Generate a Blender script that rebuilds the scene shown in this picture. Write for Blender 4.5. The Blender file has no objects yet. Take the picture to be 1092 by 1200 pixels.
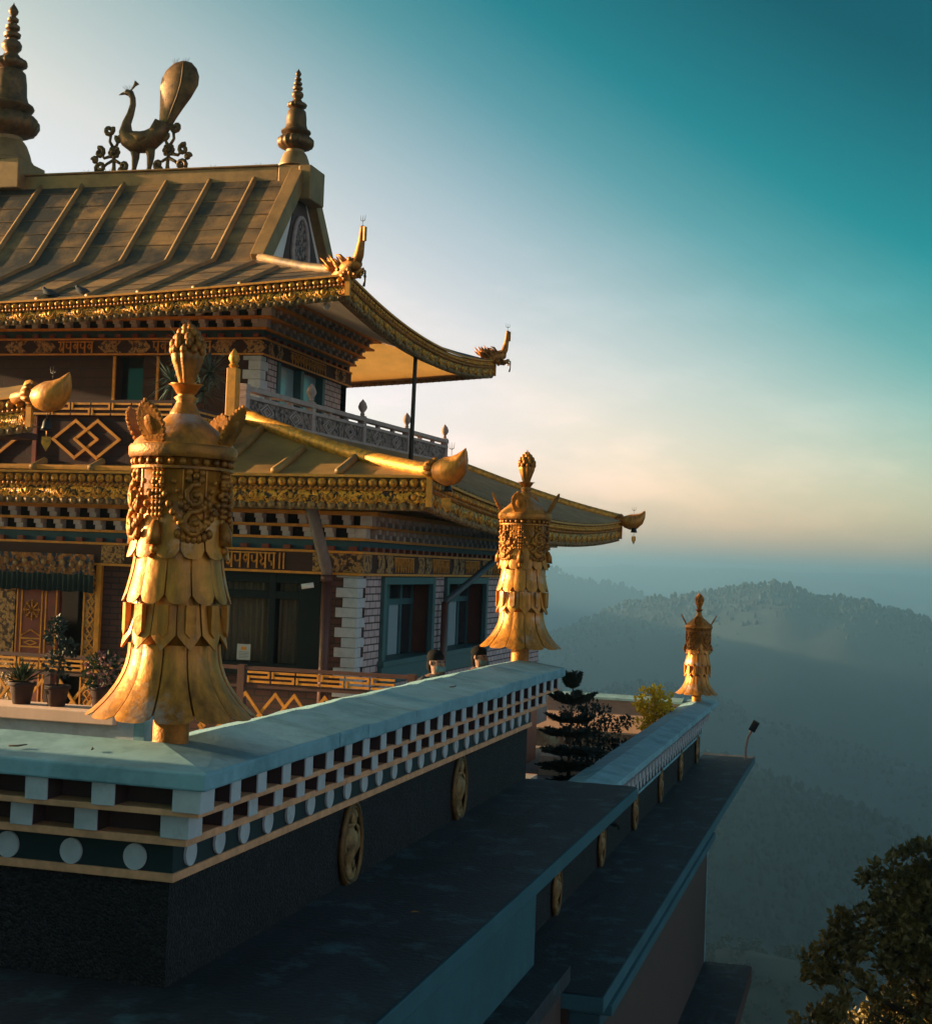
import bpy, math, random
from mathutils import Vector, Matrix, noise as mnoise
from math import sin, cos, pi, radians, sqrt, atan2
random.seed(7)
S = bpy.context.scene
COL = S.collection

# ------------------------------------------------------------------ camera
YAW, PITCH, ROLL, FPX = 0.270216, 0.0365518, 0.0374653, 1701.1
_r = Vector((cos(YAW), sin(YAW), 0)); _u = Vector((0, 0, 1)); _f = Vector((-sin(YAW), cos(YAW), 0))
_f2 = _f*cos(PITCH) + _u*sin(PITCH); _u2 = _u*cos(PITCH) - _f*sin(PITCH)
_r3 = _r*cos(ROLL) + _u2*sin(ROLL); _u3 = _u2*cos(ROLL) - _r*sin(ROLL)
cam = bpy.data.cameras.new("camera"); camo = bpy.data.objects.new("camera", cam); COL.objects.link(camo)
m = Matrix.Identity(4)
for i in range(3):
    m[i][0] = _r3[i]; m[i][1] = _u3[i]; m[i][2] = -_f2[i]
m[0][3], m[1][3], m[2][3] = 0, 0, 3.0
camo.matrix_world = m
cam.sensor_fit = 'HORIZONTAL'; cam.sensor_width = 36; cam.lens = FPX/1092*36
cam.clip_start = 0.1; cam.clip_end = 40000
S.camera = camo

# ------------------------------------------------------------------ light, sky, exposure
SUN_AZ = radians(265.0)      # clockwise from +Y: low sun square from the left
SUN_EL = radians(9.0)
sd = Vector((sin(SUN_AZ)*cos(SUN_EL), cos(SUN_AZ)*cos(SUN_EL), sin(SUN_EL)))
sun = bpy.data.lights.new("sun", 'SUN'); sun.energy = 5.0; sun.angle = radians(0.5); sun.color = (1.0, 0.69, 0.37)
suno = bpy.data.objects.new("sun", sun); COL.objects.link(suno)
suno.rotation_euler = sd.to_track_quat('Z', 'Y').to_euler()
W = bpy.data.worlds.new("World"); S.world = W; W.use_nodes = True
nt = W.node_tree; nt.nodes.clear()
def N(tree, typ, **kw):
    n = tree.nodes.new(typ)
    for k, v in kw.items(): setattr(n, k, v)
    return n
sky = N(nt, 'ShaderNodeTexSky'); sky.sky_type = 'NISHITA'; sky.sun_disc = False
sky.sun_elevation = SUN_EL; sky.sun_rotation = SUN_AZ; sky.altitude = 1200; sky.air_density = 1.0; sky.dust_density = 4.0; sky.ozone_density = 1.0
tint = N(nt, 'ShaderNodeMix', data_type='RGBA', blend_type='MULTIPLY'); tint.inputs[0].default_value = 1
# aerosol glow: the low-sun sky runs from cream (sun side, horizon) to deep teal (away and up)
tramp = N(nt, 'ShaderNodeValToRGB'); tr_ = tramp.color_ramp
for k_, (p_, c_) in enumerate(((-.5, (.95, .66, .48)), (-.12, (1.0, .72, .58)), (0.0, (1.25, 1.02, 1.05)), (.07, (1.30, .935, .95)), (.13, (1.36, .945, .82)), (.21, (.88, .785, .665)), (.285, (.25, .55, .46)), (.34, (.02, .41, .345)), (.43, (.0, .205, .19)), (.52, (.0, .19, .185)), (.66, (.30, .38, .36)), (.9, (.46, .44, .42)))):
    e_ = tr_.elements[k_] if k_ < 2 else tr_.elements.new((p_+.5)/1.5)
    e_.position = (p_+.5)/1.5; e_.color = (*c_, 1)
gmap = N(nt, 'ShaderNodeMapRange'); gmap.inputs[1].default_value = -.5; gmap.inputs[2].default_value = 1.0
gr = N(nt, 'ShaderNodeVectorMath', operation='DOT_PRODUCT'); gr.inputs[1].default_value = (cos(YAW), sin(YAW), 0)
gf = N(nt, 'ShaderNodeVectorMath', operation='DOT_PRODUCT'); gf.inputs[1].default_value = (-sin(YAW), cos(YAW), 0)
grf = N(nt, 'ShaderNodeMath', operation='MULTIPLY'); gdir = N(nt, 'ShaderNodeMath', operation='MULTIPLY_ADD'); gdir.inputs[1].default_value = .54
gz = N(nt, 'ShaderNodeMath', operation='MULTIPLY'); gz.inputs[1].default_value = .907
bg = N(nt, 'ShaderNodeBackground'); bg.inputs[1].default_value = 0.11
wo = N(nt, 'ShaderNodeOutputWorld')
tc = N(nt, 'ShaderNodeTexCoord')
# thin cloud bank low over the hills
mp = N(nt, 'ShaderNodeMapping'); mp.inputs['Scale'].default_value = (5, 5, 15)
nz = N(nt, 'ShaderNodeTexNoise'); nz.inputs['Scale'].default_value = 1.6; nz.inputs['Detail'].default_value = 7; nz.inputs['Roughness'].default_value = 0.62
rmp = N(nt, 'ShaderNodeMapRange'); rmp.inputs[1].default_value = 0.47; rmp.inputs[2].default_value = 0.66
sx = N(nt, 'ShaderNodeSeparateXYZ')
band = N(nt, 'ShaderNodeValToRGB')
cr = band.color_ramp; cr.elements[0].position = 0.0; cr.elements[0].color = (0, 0, 0, 1)
cr.elements[1].position = 0.24; cr.elements[1].color = (0, 0, 0, 1)
e = cr.elements.new(0.02); e.color = (.9, .9, .9, 1); e = cr.elements.new(0.08); e.color = (.8, .8, .8, 1); e = cr.elements.new(0.13); e.color = (.35, .35, .35, 1); e = cr.elements.new(0.19); e.color = (.5, .5, .5, 1)
mul = N(nt, 'ShaderNodeMath', operation='MULTIPLY')
cl = N(nt, 'ShaderNodeMix', data_type='RGBA', blend_type='MIX'); 
gain = N(nt, 'ShaderNodeMix', data_type='RGBA', blend_type='MULTIPLY'); gain.inputs[0].default_value = 1; gain.inputs[7].default_value = (1.26, 1.15, 1.16, 1)
L = nt.links.new
L(sky.outputs[0], tint.inputs[6]); L(tramp.outputs[0], tint.inputs[7]); L(tc.outputs['Generated'], mp.inputs[0]); L(mp.outputs[0], nz.inputs[0]); L(nz.outputs[0], rmp.inputs[0])
L(tc.outputs['Generated'], sx.inputs[0]); L(tc.outputs['Generated'], gr.inputs[0]); L(tc.outputs['Generated'], gf.inputs[0]); L(gr.outputs['Value'], grf.inputs[0]); L(gf.outputs['Value'], grf.inputs[1]); L(sx.outputs[2], gz.inputs[0]); L(grf.outputs[0], gdir.inputs[0]); L(gz.outputs[0], gdir.inputs[2]); L(gdir.outputs[0], gmap.inputs[0]); L(gmap.outputs[0], tramp.inputs[0]); L(sx.outputs[2], band.inputs[0]); L(rmp.outputs[0], mul.inputs[0]); L(band.outputs[0], mul.inputs[1])
lmap = N(nt, 'ShaderNodeMapRange'); lmap.inputs[1].default_value = -.36; lmap.inputs[2].default_value = .0
lmix = N(nt, 'ShaderNodeMix', data_type='RGBA'); lmix.inputs[6].default_value = (1.0, 1.03, .80, 1); lmix.inputs[7].default_value = (1, 1, 1.03, 1)
ltint = N(nt, 'ShaderNodeMix', data_type='RGBA', blend_type='MULTIPLY'); ltint.inputs[0].default_value = 1
L(gr.outputs['Value'], lmap.inputs[0]); L(lmap.outputs[0], lmix.inputs[0]); L(lmix.outputs[2], ltint.inputs[7]); L(tint.outputs[2], ltint.inputs[6]); tint = ltint
L(tint.outputs[2], gain.inputs[6]); L(mul.outputs[0], cl.inputs[0]); L(tint.outputs[2], cl.inputs[6]); L(gain.outputs[2], cl.inputs[7])
L(cl.outputs[2], bg.inputs[0]); L(bg.outputs[0], wo.inputs[0])
S.view_settings.view_transform = 'Standard'; S.view_settings.look = 'None'; S.view_settings.exposure = 1.65; S.view_settings.gamma = 1
S.render.engine = 'CYCLES'
S.cycles.volume_bounces = 1; S.cycles.max_bounces = 8
S.cycles.use_denoising = True

# ------------------------------------------------------------------ mesh helper
CRISP = {'bell_tier', 'pointed_tier', 'tile_tier', 'rim', 'cap_cone', 'crown_leaf', 'pedestal', 'bell', 'rings_and_bud', 'bud', 'post', 'pole', 'bud_finial'}
class MB:
    def __init__(s): s.v = []; s.f = []; s.sm = []
    def add(s, vs, fs, smooth=False):
        b = len(s.v); s.v += [tuple(p) for p in vs]
        for f in fs: s.f.append(tuple(b+i for i in f)); s.sm.append(smooth)
    def box(s, x0, x1, y0, y1, z0, z1):
        s.add([(x, y, z) for z in (z0, z1) for y in (y0, y1) for x in (x0, x1)],
              [(0, 2, 3, 1), (4, 5, 7, 6), (0, 1, 5, 4), (2, 6, 7, 3), (0, 4, 6, 2), (1, 3, 7, 5)]); return s
    def obox(s, c, a, b, d):
        c, a, b, d = Vector(c), Vector(a), Vector(b), Vector(d)
        s.add([c+a*i+b*j+d*k for k in (-1, 1) for j in (-1, 1) for i in (-1, 1)],
              [(0, 2, 3, 1), (4, 5, 7, 6), (0, 1, 5, 4), (2, 6, 7, 3), (0, 4, 6, 2), (1, 3, 7, 5)]); return s
    def quad(s, *p): s.add(p, [tuple(range(len(p)))]); return s
    def tube(s, pts, rad, n=8, caps=True, smooth=True, flat=None):
        pts = [Vector(p) for p in pts]; rad = rad if isinstance(rad, (list, tuple)) else [rad]*len(pts)
        vs = []; fs = []; ref = None
        for i, p in enumerate(pts):
            t = (pts[min(i+1, len(pts)-1)] - pts[max(i-1, 0)]).normalized()
            if ref is None:
                ref = Vector((0, 0, 1)) if abs(t.z) < .9 else Vector((1, 0, 0))
            a = (ref - t*ref.dot(t)).normalized(); ref = a; b = t.cross(a)
            for k in range(n):
                q = 2*pi*k/n; vs.append(p + (a*cos(q) + b*sin(q)*(flat or 1))*rad[i])
        for i in range(len(pts)-1):
            for k in range(n):
                k2 = (k+1) % n; fs.append((i*n+k, i*n+k2, (i+1)*n+k2, (i+1)*n+k))
        if caps: fs.append(tuple(range(n-1, -1, -1))); fs.append(tuple((len(pts)-1)*n+k for k in range(n)))
        s.add(vs, fs, smooth); return s
    def lathe(s, prof, n=24, c=(0, 0, 0), smooth=True, lob=None):
        c = Vector(c); vs = []; fs = []
        for j, (r, z) in enumerate(prof):
            for k in range(n):
                q = 2*pi*k/n; rr = r*(lob(j, q) if lob else 1)
                vs.append(c + Vector((rr*cos(q), rr*sin(q), z)))
        for j in range(len(prof)-1):
            for k in range(n):
                k2 = (k+1) % n; fs.append((j*n+k, j*n+k2, (j+1)*n+k2, (j+1)*n+k))
        fs.append(tuple(range(n-1, -1, -1))); fs.append(tuple((len(prof)-1)*n+k for k in range(n)))
        s.add(vs, fs, smooth); return s
    def ball(s, c, r, n=8, m=5, ax=None):
        c = Vector(c); r = (r, r, r) if not isinstance(r, (tuple, list)) else r
        ax = ax or (Vector((1, 0, 0)), Vector((0, 1, 0)), Vector((0, 0, 1)))
        vs = [c - ax[2]*r[2]]; fs = []
        for j in range(1, m):
            t = -pi/2 + pi*j/m
            for k in range(n):
                q = 2*pi*k/n; vs.append(c + ax[0]*(r[0]*cos(t)*cos(q)) + ax[1]*(r[1]*cos(t)*sin(q)) + ax[2]*(r[2]*sin(t)))
        vs.append(c + ax[2]*r[2]); top = len(vs)-1
        for k in range(n):
            k2 = (k+1) % n; fs.append((0, 1+k2, 1+k)); fs.append((top, 1+(m-2)*n+k, 1+(m-2)*n+k2))
            for j in range(m-2): fs.append((1+j*n+k, 1+j*n+k2, 1+(j+1)*n+k2, 1+(j+1)*n+k))
        s.add(vs, fs, True); return s
    def prism(s, poly, o, a, b, d, smooth=False):
        o, a, b, d = Vector(o), Vector(a), Vector(b), Vector(d); n = len(poly)
        vs = [o+a*p[0]+b*p[1] for p in poly] + [o+a*p[0]+b*p[1]+d for p in poly]
        fs = [tuple(range(n-1, -1, -1)), tuple(range(n, 2*n))] + [(i, (i+1) % n, n+(i+1) % n, n+i) for i in range(n)]
        s.add(vs, fs, smooth); return s
    def grid(s, fn, nu, nv, smooth=True, thick=None):
        P = [[Vector(fn(i/nu, j/nv)) for i in range(nu+1)] for j in range(nv+1)]
        w = nu+1
        vs = [p for row in P for p in row]
        fs = [(j*w+i, j*w+i+1, (j+1)*w+i+1, (j+1)*w+i) for j in range(nv) for i in range(nu)]
        if thick:
            t = Vector(thick); k = len(vs); vs = vs + [p+t for p in vs]
            fs = fs + [(k+a, k+d, k+c, k+b) for a, b, c, d in list(fs)]
            rim = [i for i in range(w)] + [j*w+nu for j in range(1, nv+1)] + [nv*w+i for i in range(nu-1, -1, -1)] + [j*w for j in range(nv-1, 0, -1)]
            for q in range(len(rim)):
                a, b = rim[q], rim[(q+1) % len(rim)]; fs.append((b, a, k+a, k+b))
        s.add(vs, fs, smooth); return s
    def build(s, name, mat, parent=None, local=False, bevel=0):
        off = Vector((0, 0, 0))
        if parent is not None and not local:
            q = parent
            while q.parent: q = q.parent
            off = Vector(q.location)
        me = bpy.data.meshes.new(name)
        me.from_pydata([(x-off[0], y-off[1], z-off[2]) for x, y, z in s.v], [], s.f)
        me.polygons.foreach_set('use_smooth', s.sm)
        me.materials.append(mat); me.update()
        if name in CRISP: me.set_sharp_from_angle(angle=radians(38))
        o = bpy.data.objects.new(name, me); COL.objects.link(o)
        if parent is not None: o.parent = parent
        if bevel:
            b = o.modifiers.new('Bevel', 'BEVEL'); b.width = bevel; b.segments = 2; b.limit_method = 'ANGLE'
        return o

def tag(o, label, cat, group=None, kind=None):
    if label: o['label'] = label
    if cat: o['category'] = cat
    if group: o['group'] = group
    if kind: o['kind'] = kind
    return o
def thing(name, loc, label, cat, group=None, rz=0):
    o = bpy.data.objects.new(name, None); COL.objects.link(o); o.location = loc; o.rotation_euler = (0, 0, rz)
    o.empty_display_size = .2
    return tag(o, label, cat, group)
def copy_tree(o, parent=None):
    c = o.copy(); COL.objects.link(c)
    if parent is not None: c.parent = parent
    for ch in list(o.children): copy_tree(ch, c)
    return c

# ------------------------------------------------------------------ materials
def mat(name, col, rough=.7, metal=0.0, var=.25, scale=4.0, bump=.0, bscale=30.0, col2=None, spec=.5, streak=None, stain=None, stain_amt=.5, stain_scale=2.0, trans=0.0, stain_lo=.54):
    M = bpy.data.materials.new(name); M.use_nodes = True; t = M.node_tree; P = t.nodes['Principled BSDF']; l = t.links.new
    P.inputs['Metallic'].default_value = metal
    P.inputs['Specular IOR Level'].default_value = spec
    c = N(t, 'ShaderNodeTexCoord'); oi = N(t, 'ShaderNodeObjectInfo')
    vm = N(t, 'ShaderNodeVectorMath', operation='MULTIPLY_ADD'); vm.inputs[1].default_value = (1, 1, 1)
    rs = N(t, 'ShaderNodeMath', operation='MULTIPLY'); rs.inputs[1].default_value = 37.0
    l(oi.outputs['Random'], rs.inputs[0]); l(c.outputs['Object'], vm.inputs[0]); l(rs.outputs[0], vm.inputs[2])
    mp = N(t, 'ShaderNodeMapping'); l(vm.outputs[0], mp.inputs[0])
    if streak: mp.inputs['Scale'].default_value = streak
    n1 = N(t, 'ShaderNodeTexNoise'); n1.inputs['Scale'].default_value = scale; n1.inputs['Detail'].default_value = 8; n1.inputs['Roughness'].default_value = .65
    l(mp.outputs[0], n1.inputs[0])
    r = N(t, 'ShaderNodeValToRGB'); l(n1.outputs[0], r.inputs[0])
    d = col2 or tuple(x*(1-var) for x in col); b = tuple(min(1, x*(1+var*.6)) for x in col)
    r.color_ramp.elements[0].position = .32; r.color_ramp.elements[0].color = (*d, 1)
    r.color_ramp.elements[1].position = .70; r.color_ramp.elements[1].color = (*b, 1)
    out = r.outputs[0]
    if stain:
        n3 = N(t, 'ShaderNodeTexNoise'); n3.inputs['Scale'].default_value = stain_scale; n3.inputs['Detail'].default_value = 9; n3.inputs['Roughness'].default_value = .7
        l(vm.outputs[0], n3.inputs[0])
        r3 = N(t, 'ShaderNodeMapRange'); r3.inputs[1].default_value = stain_lo; r3.inputs[2].default_value = stain_lo+.13; r3.inputs[4].default_value = stain_amt
        l(n3.outputs[0], r3.inputs[0])
        mx = N(t, 'ShaderNodeMix', data_type='RGBA'); mx.inputs[7].default_value = (*stain, 1)
        l(r3.outputs[0], mx.inputs[0]); l(out, mx.inputs[6]); out = mx.outputs[2]
    l(out, P.inputs['Base Color'])
    rr = N(t, 'ShaderNodeMapRange'); rr.inputs[3].default_value = max(.05, rough-.1); rr.inputs[4].default_value = min(1, rough+.14)
    l(n1.outputs[0], rr.inputs[0]); l(rr.outputs[0], P.inputs['Roughness'])
    if bump:
        n2 = N(t, 'ShaderNodeTexNoise'); n2.inputs['Scale'].default_value = bscale; n2.inputs['Detail'].default_value = 5
        l(vm.outputs[0], n2.inputs[0])
        bp = N(t, 'ShaderNodeBump'); bp.inputs['Strength'].default_value = bump; bp.inputs['Distance'].default_value = .02
        l(n2.outputs[0], bp.inputs['Height']); l(bp.outputs[0], P.inputs['Normal'])
    if trans:
        tr = N(t, 'ShaderNodeBsdfTranslucent'); l(out, tr.inputs[0]); ms = N(t, 'ShaderNodeMixShader'); ms.inputs[0].default_value = trans
        l(P.outputs[0], ms.inputs[1]); l(tr.outputs[0], ms.inputs[2]); l(ms.outputs[0], t.nodes['Material Output'].inputs[0])
    return M

M = {}
M['gold'] = mat('aged_gold', (.46, .16, .014), .5, .45, .65, 7, .25, 60, stain=(.16, .075, .03), stain_amt=.7, stain_scale=5)
M['gold_panel'] = mat('gold_sheet', (.58, .215, .020), .44, .4, .45, 5, .35, 16, col2=(.27, .10, .014), streak=(3, 3, .5), stain=(.52, .47, .42), stain_amt=.55, stain_scale=3.2)
M['gold_fascia'] = mat('gilded_carving', (.80, .33, .022), .45, .4, .4, 12, .3, 80, col2=(.28, .12, .02))
M['gold_dull'] = mat('dull_gold_carving', (.34, .20, .07), .6, .25, .4, 12, .3, 80, col2=(.07, .036, .012))
M['bronze_shaded_gilt'] = mat('dark_bronze_and_shaded_gilt', (.17, .08, .02), .45, .5, .6, 7, .3, 60, stain=(.035, .022, .014), stain_amt=.8, stain_scale=6)  # darker gold: backlit shade of spires and peacock is in this colour
M['ochre_strip'] = mat('ochre_paint', (.74, .35, .17), .7, 0, .3, 8)
M['gold_paint'] = mat('gold_paint', (.66, .26, .020), .55, .1, .3, 10)
M['roof'] = mat('weathered_gilt_sheet_roof', (.25, .135, .045), .6, .25, .45, 1.1, .15, 20, col2=(.10, .07, .04), streak=(.45, 2.0, 2.0), stain=(.020, .021, .022), stain_amt=.95, stain_scale=.55, stain_lo=.45)
M['roof_rib'] = mat('roof_rib_metal', (.30, .165, .055), .55, .25, .35, 3, .1, 30)
M['lower_roof'] = mat('ochre_sheet_roof', (.36, .19, .045), .55, .25, .4, 2, .15, 20, stain=(.12, .09, .06), stain_amt=.5, stain_scale=1.2)
M['brown_roof'] = mat('brown_corrugated_sheet', (.38, .25, .12), .6, .2, .35, 3, .1, 30)
M['soffit'] = mat('painted_soffit', (.78, .68, .58), .85, 0, .12, 2)
M['orange_sheet'] = mat('orange_sheet', (.92, .50, .14), .8, 0, .15, 2, trans=.6)
M['darkred'] = mat('dark_red_boards', (.045, .014, .010), .75, 0, .3, 6, streak=(1, 1, 5))
M['red'] = mat('red_lacquer', (.20, .035, .018), .5, 0, .3, 6)
M['blue'] = mat('dark_blue_paint', (.02, .075, .10), .6, 0, .3, 6)
M['bandblue'] = mat('dark_teal_band', (.004, .017, .022), .65, 0, .3, 5)
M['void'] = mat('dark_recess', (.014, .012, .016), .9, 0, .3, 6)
M['maroon'] = mat('maroon_recess', (.045, .022, .022), .85, 0, .3, 6)
M['white'] = mat('off_white_paint', (.48, .51, .52), .8, 0, .14, 9, .08, 60, stain=(.30, .30, .30), stain_amt=.5, stain_scale=7)
M['bracket'] = mat('grey_bracket_paint', (.50, .46, .45), .8, 0, .2, 9)
M['cap'] = mat('pale_aqua_painted_concrete', (.215, .40, .45), .75, 0, .25, 3, .06, 38, stain=(.075, .20, .225), stain_amt=.55, stain_lo=.49, stain_scale=2.0)
M['slab'] = mat('dark_slate_coating', (.022, .023, .030), .75, 0, .55, 2.6, .35, 24, stain=(.050, .120, .135), stain_amt=.7, stain_lo=.53, stain_scale=2.6, streak=(1, .3, 1))  # teal patches: stains plus the sky sheen of wet smears, put in colour
M['tealwall'] = mat('teal_painted_wall', (.03, .105, .13), .8, 0, .2, 2, .1, 30, stain=(.06, .15, .17), stain_amt=.4, stain_scale=1.6)
M['brownwall'] = mat('brown_plaster', (.075, .045, .036), .85, 0, .2, 1.5, .1, 30)
M['pinkwall'] = mat('cream_render', (.80, .52, .37), .85, 0, .14, 1.2, .06, 40, streak=(3, 3, .3))
M['tealframe'] = mat('teal_window_paint', (.03, .095, .105), .5, 0, .2, 6)
M['darkframe'] = mat('dark_window_paint', (.010, .018, .022), .7, 0, .2, 6, spec=.15)
M['curtain'] = mat('beige_curtain', (.30, .17, .11), .9, 0, .35, 14, streak=(3, 3, .12))
M['greencloth'] = mat('dark_green_pleats', (.012, .03, .026), .9, 0, .4, 20, streak=(4, 4, .1))
M['pipe'] = mat('maroon_pipe', (.085, .03, .022), .5, 0, .2, 8)
M['pipegrey'] = mat('weathered_grey_pipe', (.20, .15, .13), .6, 0, .25, 10, streak=(1, 1, .3))
M['pipeteal'] = mat('slate_pipe', (.05, .085, .095), .5, 0, .2, 8)
M['stone'] = mat('carved_stone', (.42, .30, .25), .85, 0, .25, 8, .2, 50)
M['stone_dark'] = mat('carved_stone_panel', (.16, .10, .08), .85, 0, .3, 14, .5, 60)
M['floor'] = mat('terrace_paving', (.30, .27, .24), .85, 0, .2, 2)
M['terracotta'] = mat('terracotta_render', (.42, .17, .10), .85, 0, .15, 3)
M['pot'] = mat('clay_pot', (.05, .022, .016), .8, 0, .3, 8)
M['leaf'] = mat('leaf', (.028, .048, .02), .6, 0, .5, 6, trans=.2)
M['leaf_dark'] = mat('dark_leaf', (.02, .034, .024), .6, 0, .4, 6, trans=.1)
M['leaf_gold'] = mat('yellow_leaf', (.80, .58, .03), .6, 0, .4, 8, trans=.5)
M['leaf_olive'] = mat('olive_leaf', (.20, .145, .035), .5, 0, .5, 3, trans=.15)  # warm brown of the sunlit leaves is put into the base colour
M['bark'] = mat('bark', (.07, .05, .035), .9, 0, .4, 8, .4, 30)
M['metal_black'] = mat('black_metal', (.02, .02, .022), .4, .6, .2, 8)
M['lampwhite'] = mat('white_plastic', (.75, .72, .66), .5, 0, .05, 8)
M['paper'] = mat('paper', (.45, .47, .45), .9, 0, .1, 20)
M['skin'] = mat('skin', (.24, .12, .08), .6, 0, .1, 10)
M['hair'] = mat('black_hair', (.01, .009, .009), .9, 0, .3, 20, spec=.1)
M['mask'] = mat('pale_blue_mask', (.09, .15, .16), .8, 0, .1, 20)
M['robe'] = mat('maroon_cloth', (.09, .02, .025), .9, 0, .25, 8)
M['jacket'] = mat('dark_cloth', (.03, .035, .045), .9, 0, .25, 8)
def glassmat(name, col, rough):
    g = bpy.data.materials.new(name); g.use_nodes = True; P = g.node_tree.nodes['Principled BSDF']
    P.inputs['Base Color'].default_value = (*col, 1); P.inputs['Roughness'].default_value = rough; P.inputs['Specular IOR Level'].default_value = .45
    nzz = N(g.node_tree, 'ShaderNodeTexNoise'); nzz.inputs['Scale'].default_value = .8
    bp = N(g.node_tree, 'ShaderNodeBump'); bp.inputs['Strength'].default_value = .04; g.node_tree.links.new(nzz.outputs[0], bp.inputs['Height']); g.node_tree.links.new(bp.outputs[0], P.inputs['Normal'])
    return g
M['glass'] = glassmat('dark_window_glass', (.015, .02, .025), .05)
M['glass_pale'] = glassmat('pale_glass_painted_reflection', (.30, .38, .40), .15)  # sky reflection put into the base colour as a pale tone
def pebble(name, c1, c2, scale=42, bs=1.0):
    M_ = bpy.data.materials.new(name); M_.use_nodes = True; t = M_.node_tree; P = t.nodes['Principled BSDF']; l = t.links.new
    c = N(t, 'ShaderNodeTexCoord'); v = N(t, 'ShaderNodeTexVoronoi'); v.inputs['Scale'].default_value = scale
    nn = N(t, 'ShaderNodeTexNoise'); nn.inputs['Scale'].default_value = 2.5
    l(c.outputs['Object'], v.inputs[0]); l(c.outputs['Object'], nn.inputs[0])
    r = N(t, 'ShaderNodeValToRGB'); r.color_ramp.elements[0].color = (*c2, 1); r.color_ramp.elements[1].color = (*c1, 1); r.color_ramp.elements[0].position = .1; r.color_ramp.elements[1].position = .9
    sp = N(t, 'ShaderNodeSeparateColor'); l(v.outputs['Color'], sp.inputs[0]); ad = N(t, 'ShaderNodeMath', operation='MULTIPLY'); l(sp.outputs[0], ad.inputs[0]); l(nn.outputs[0], ad.inputs[1])
    ad2 = N(t, 'ShaderNodeMath', operation='MULTIPLY'); ad2.inputs[1].default_value = 1.7; l(ad.outputs[0], ad2.inputs[0]); l(ad2.outputs[0], r.inputs[0])
    l(r.outputs[0], P.inputs['Base Color']); P.inputs['Roughness'].default_value = .85
    inv = N(t, 'ShaderNodeMath', operation='SUBTRACT'); inv.inputs[0].default_value = 1; l(v.outputs['Distance'], inv.inputs[1])
    b = N(t, 'ShaderNodeBump'); b.inputs['Strength'].default_value = bs; b.inputs['Distance'].default_value = .03; l(inv.outputs[0], b.inputs['Height']); l(b.outputs[0], P.inputs['Normal'])
    return M_
M['pebble'] = pebble('dark_pebble_dash', (.024, .021, .024), (.003, .003, .004), 58)
def brick(name, c1, c2, mortar, sc, w=.22, h=.075, axis='X'):
    B = bpy.data.materials.new(name); B.use_nodes = True; t = B.node_tree; P = t.nodes['Principled BSDF']; l = t.links.new
    c = N(t, 'ShaderNodeTexCoord'); s = N(t, 'ShaderNodeSeparateXYZ'); k = N(t, 'ShaderNodeCombineXYZ'); l(c.outputs['Object'], s.inputs[0])
    l(s.outputs[0 if axis == 'X' else 1], k.inputs[0]); l(s.outputs[2], k.inputs[1])
    b = N(t, 'ShaderNodeTexBrick'); b.inputs['Scale'].default_value = 1; b.inputs['Brick Width'].default_value = w; b.inputs['Row Height'].default_value = h
    b.inputs['Mortar Size'].default_value = .010; b.inputs['Color1'].default_value = (*c1, 1); b.inputs['Color2'].default_value = (*c2, 1); b.inputs['Mortar'].default_value = (*mortar, 1)
    l(k.outputs[0], b.inputs[0])
    nn = N(t, 'ShaderNodeTexNoise'); nn.inputs['Scale'].default_value = 6; nn.inputs['Detail'].default_value = 6; l(c.outputs['Object'], nn.inputs[0])
    mr = N(t, 'ShaderNodeMapRange'); mr.inputs[3].default_value = .65; mr.inputs[4].default_value = 1.3; l(nn.outputs[0], mr.inputs[0])
    mx = N(t, 'ShaderNodeMix', data_type='RGBA', blend_type='MULTIPLY'); mx.inputs[0].default_value = 1; l(b.outputs[0], mx.inputs[6]); l(mr.outputs[0], mx.inputs[7])
    l(mx.outputs[2], P.inputs['Base Color']); P.inputs['Roughness'].default_value = .85
    bp = N(t, 'ShaderNodeBump'); bp.inputs['Strength'].default_value = .6; bp.inputs['Distance'].default_value = .01; bp.invert = True; l(b.outputs['Fac'], bp.inputs['Height']); l(bp.outputs[0], P.inputs['Normal'])
    return B
M['brick_side'] = brick('pale_brick', (.52, .40, .39), (.44, .33, .32), (.07, .05, .05), 1, .25, .1, 'Y')
M['brick_front'] = brick('dark_red_brick', (.085, .028, .022), (.06, .022, .02), (.02, .012, .012), 1, .25, .085, 'X')
M['boards'] = brick('dark_red_clapboard', (.042, .013, .010), (.036, .012, .009), (.018, .010, .010), 1, 3.0, .16, 'X')
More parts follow.
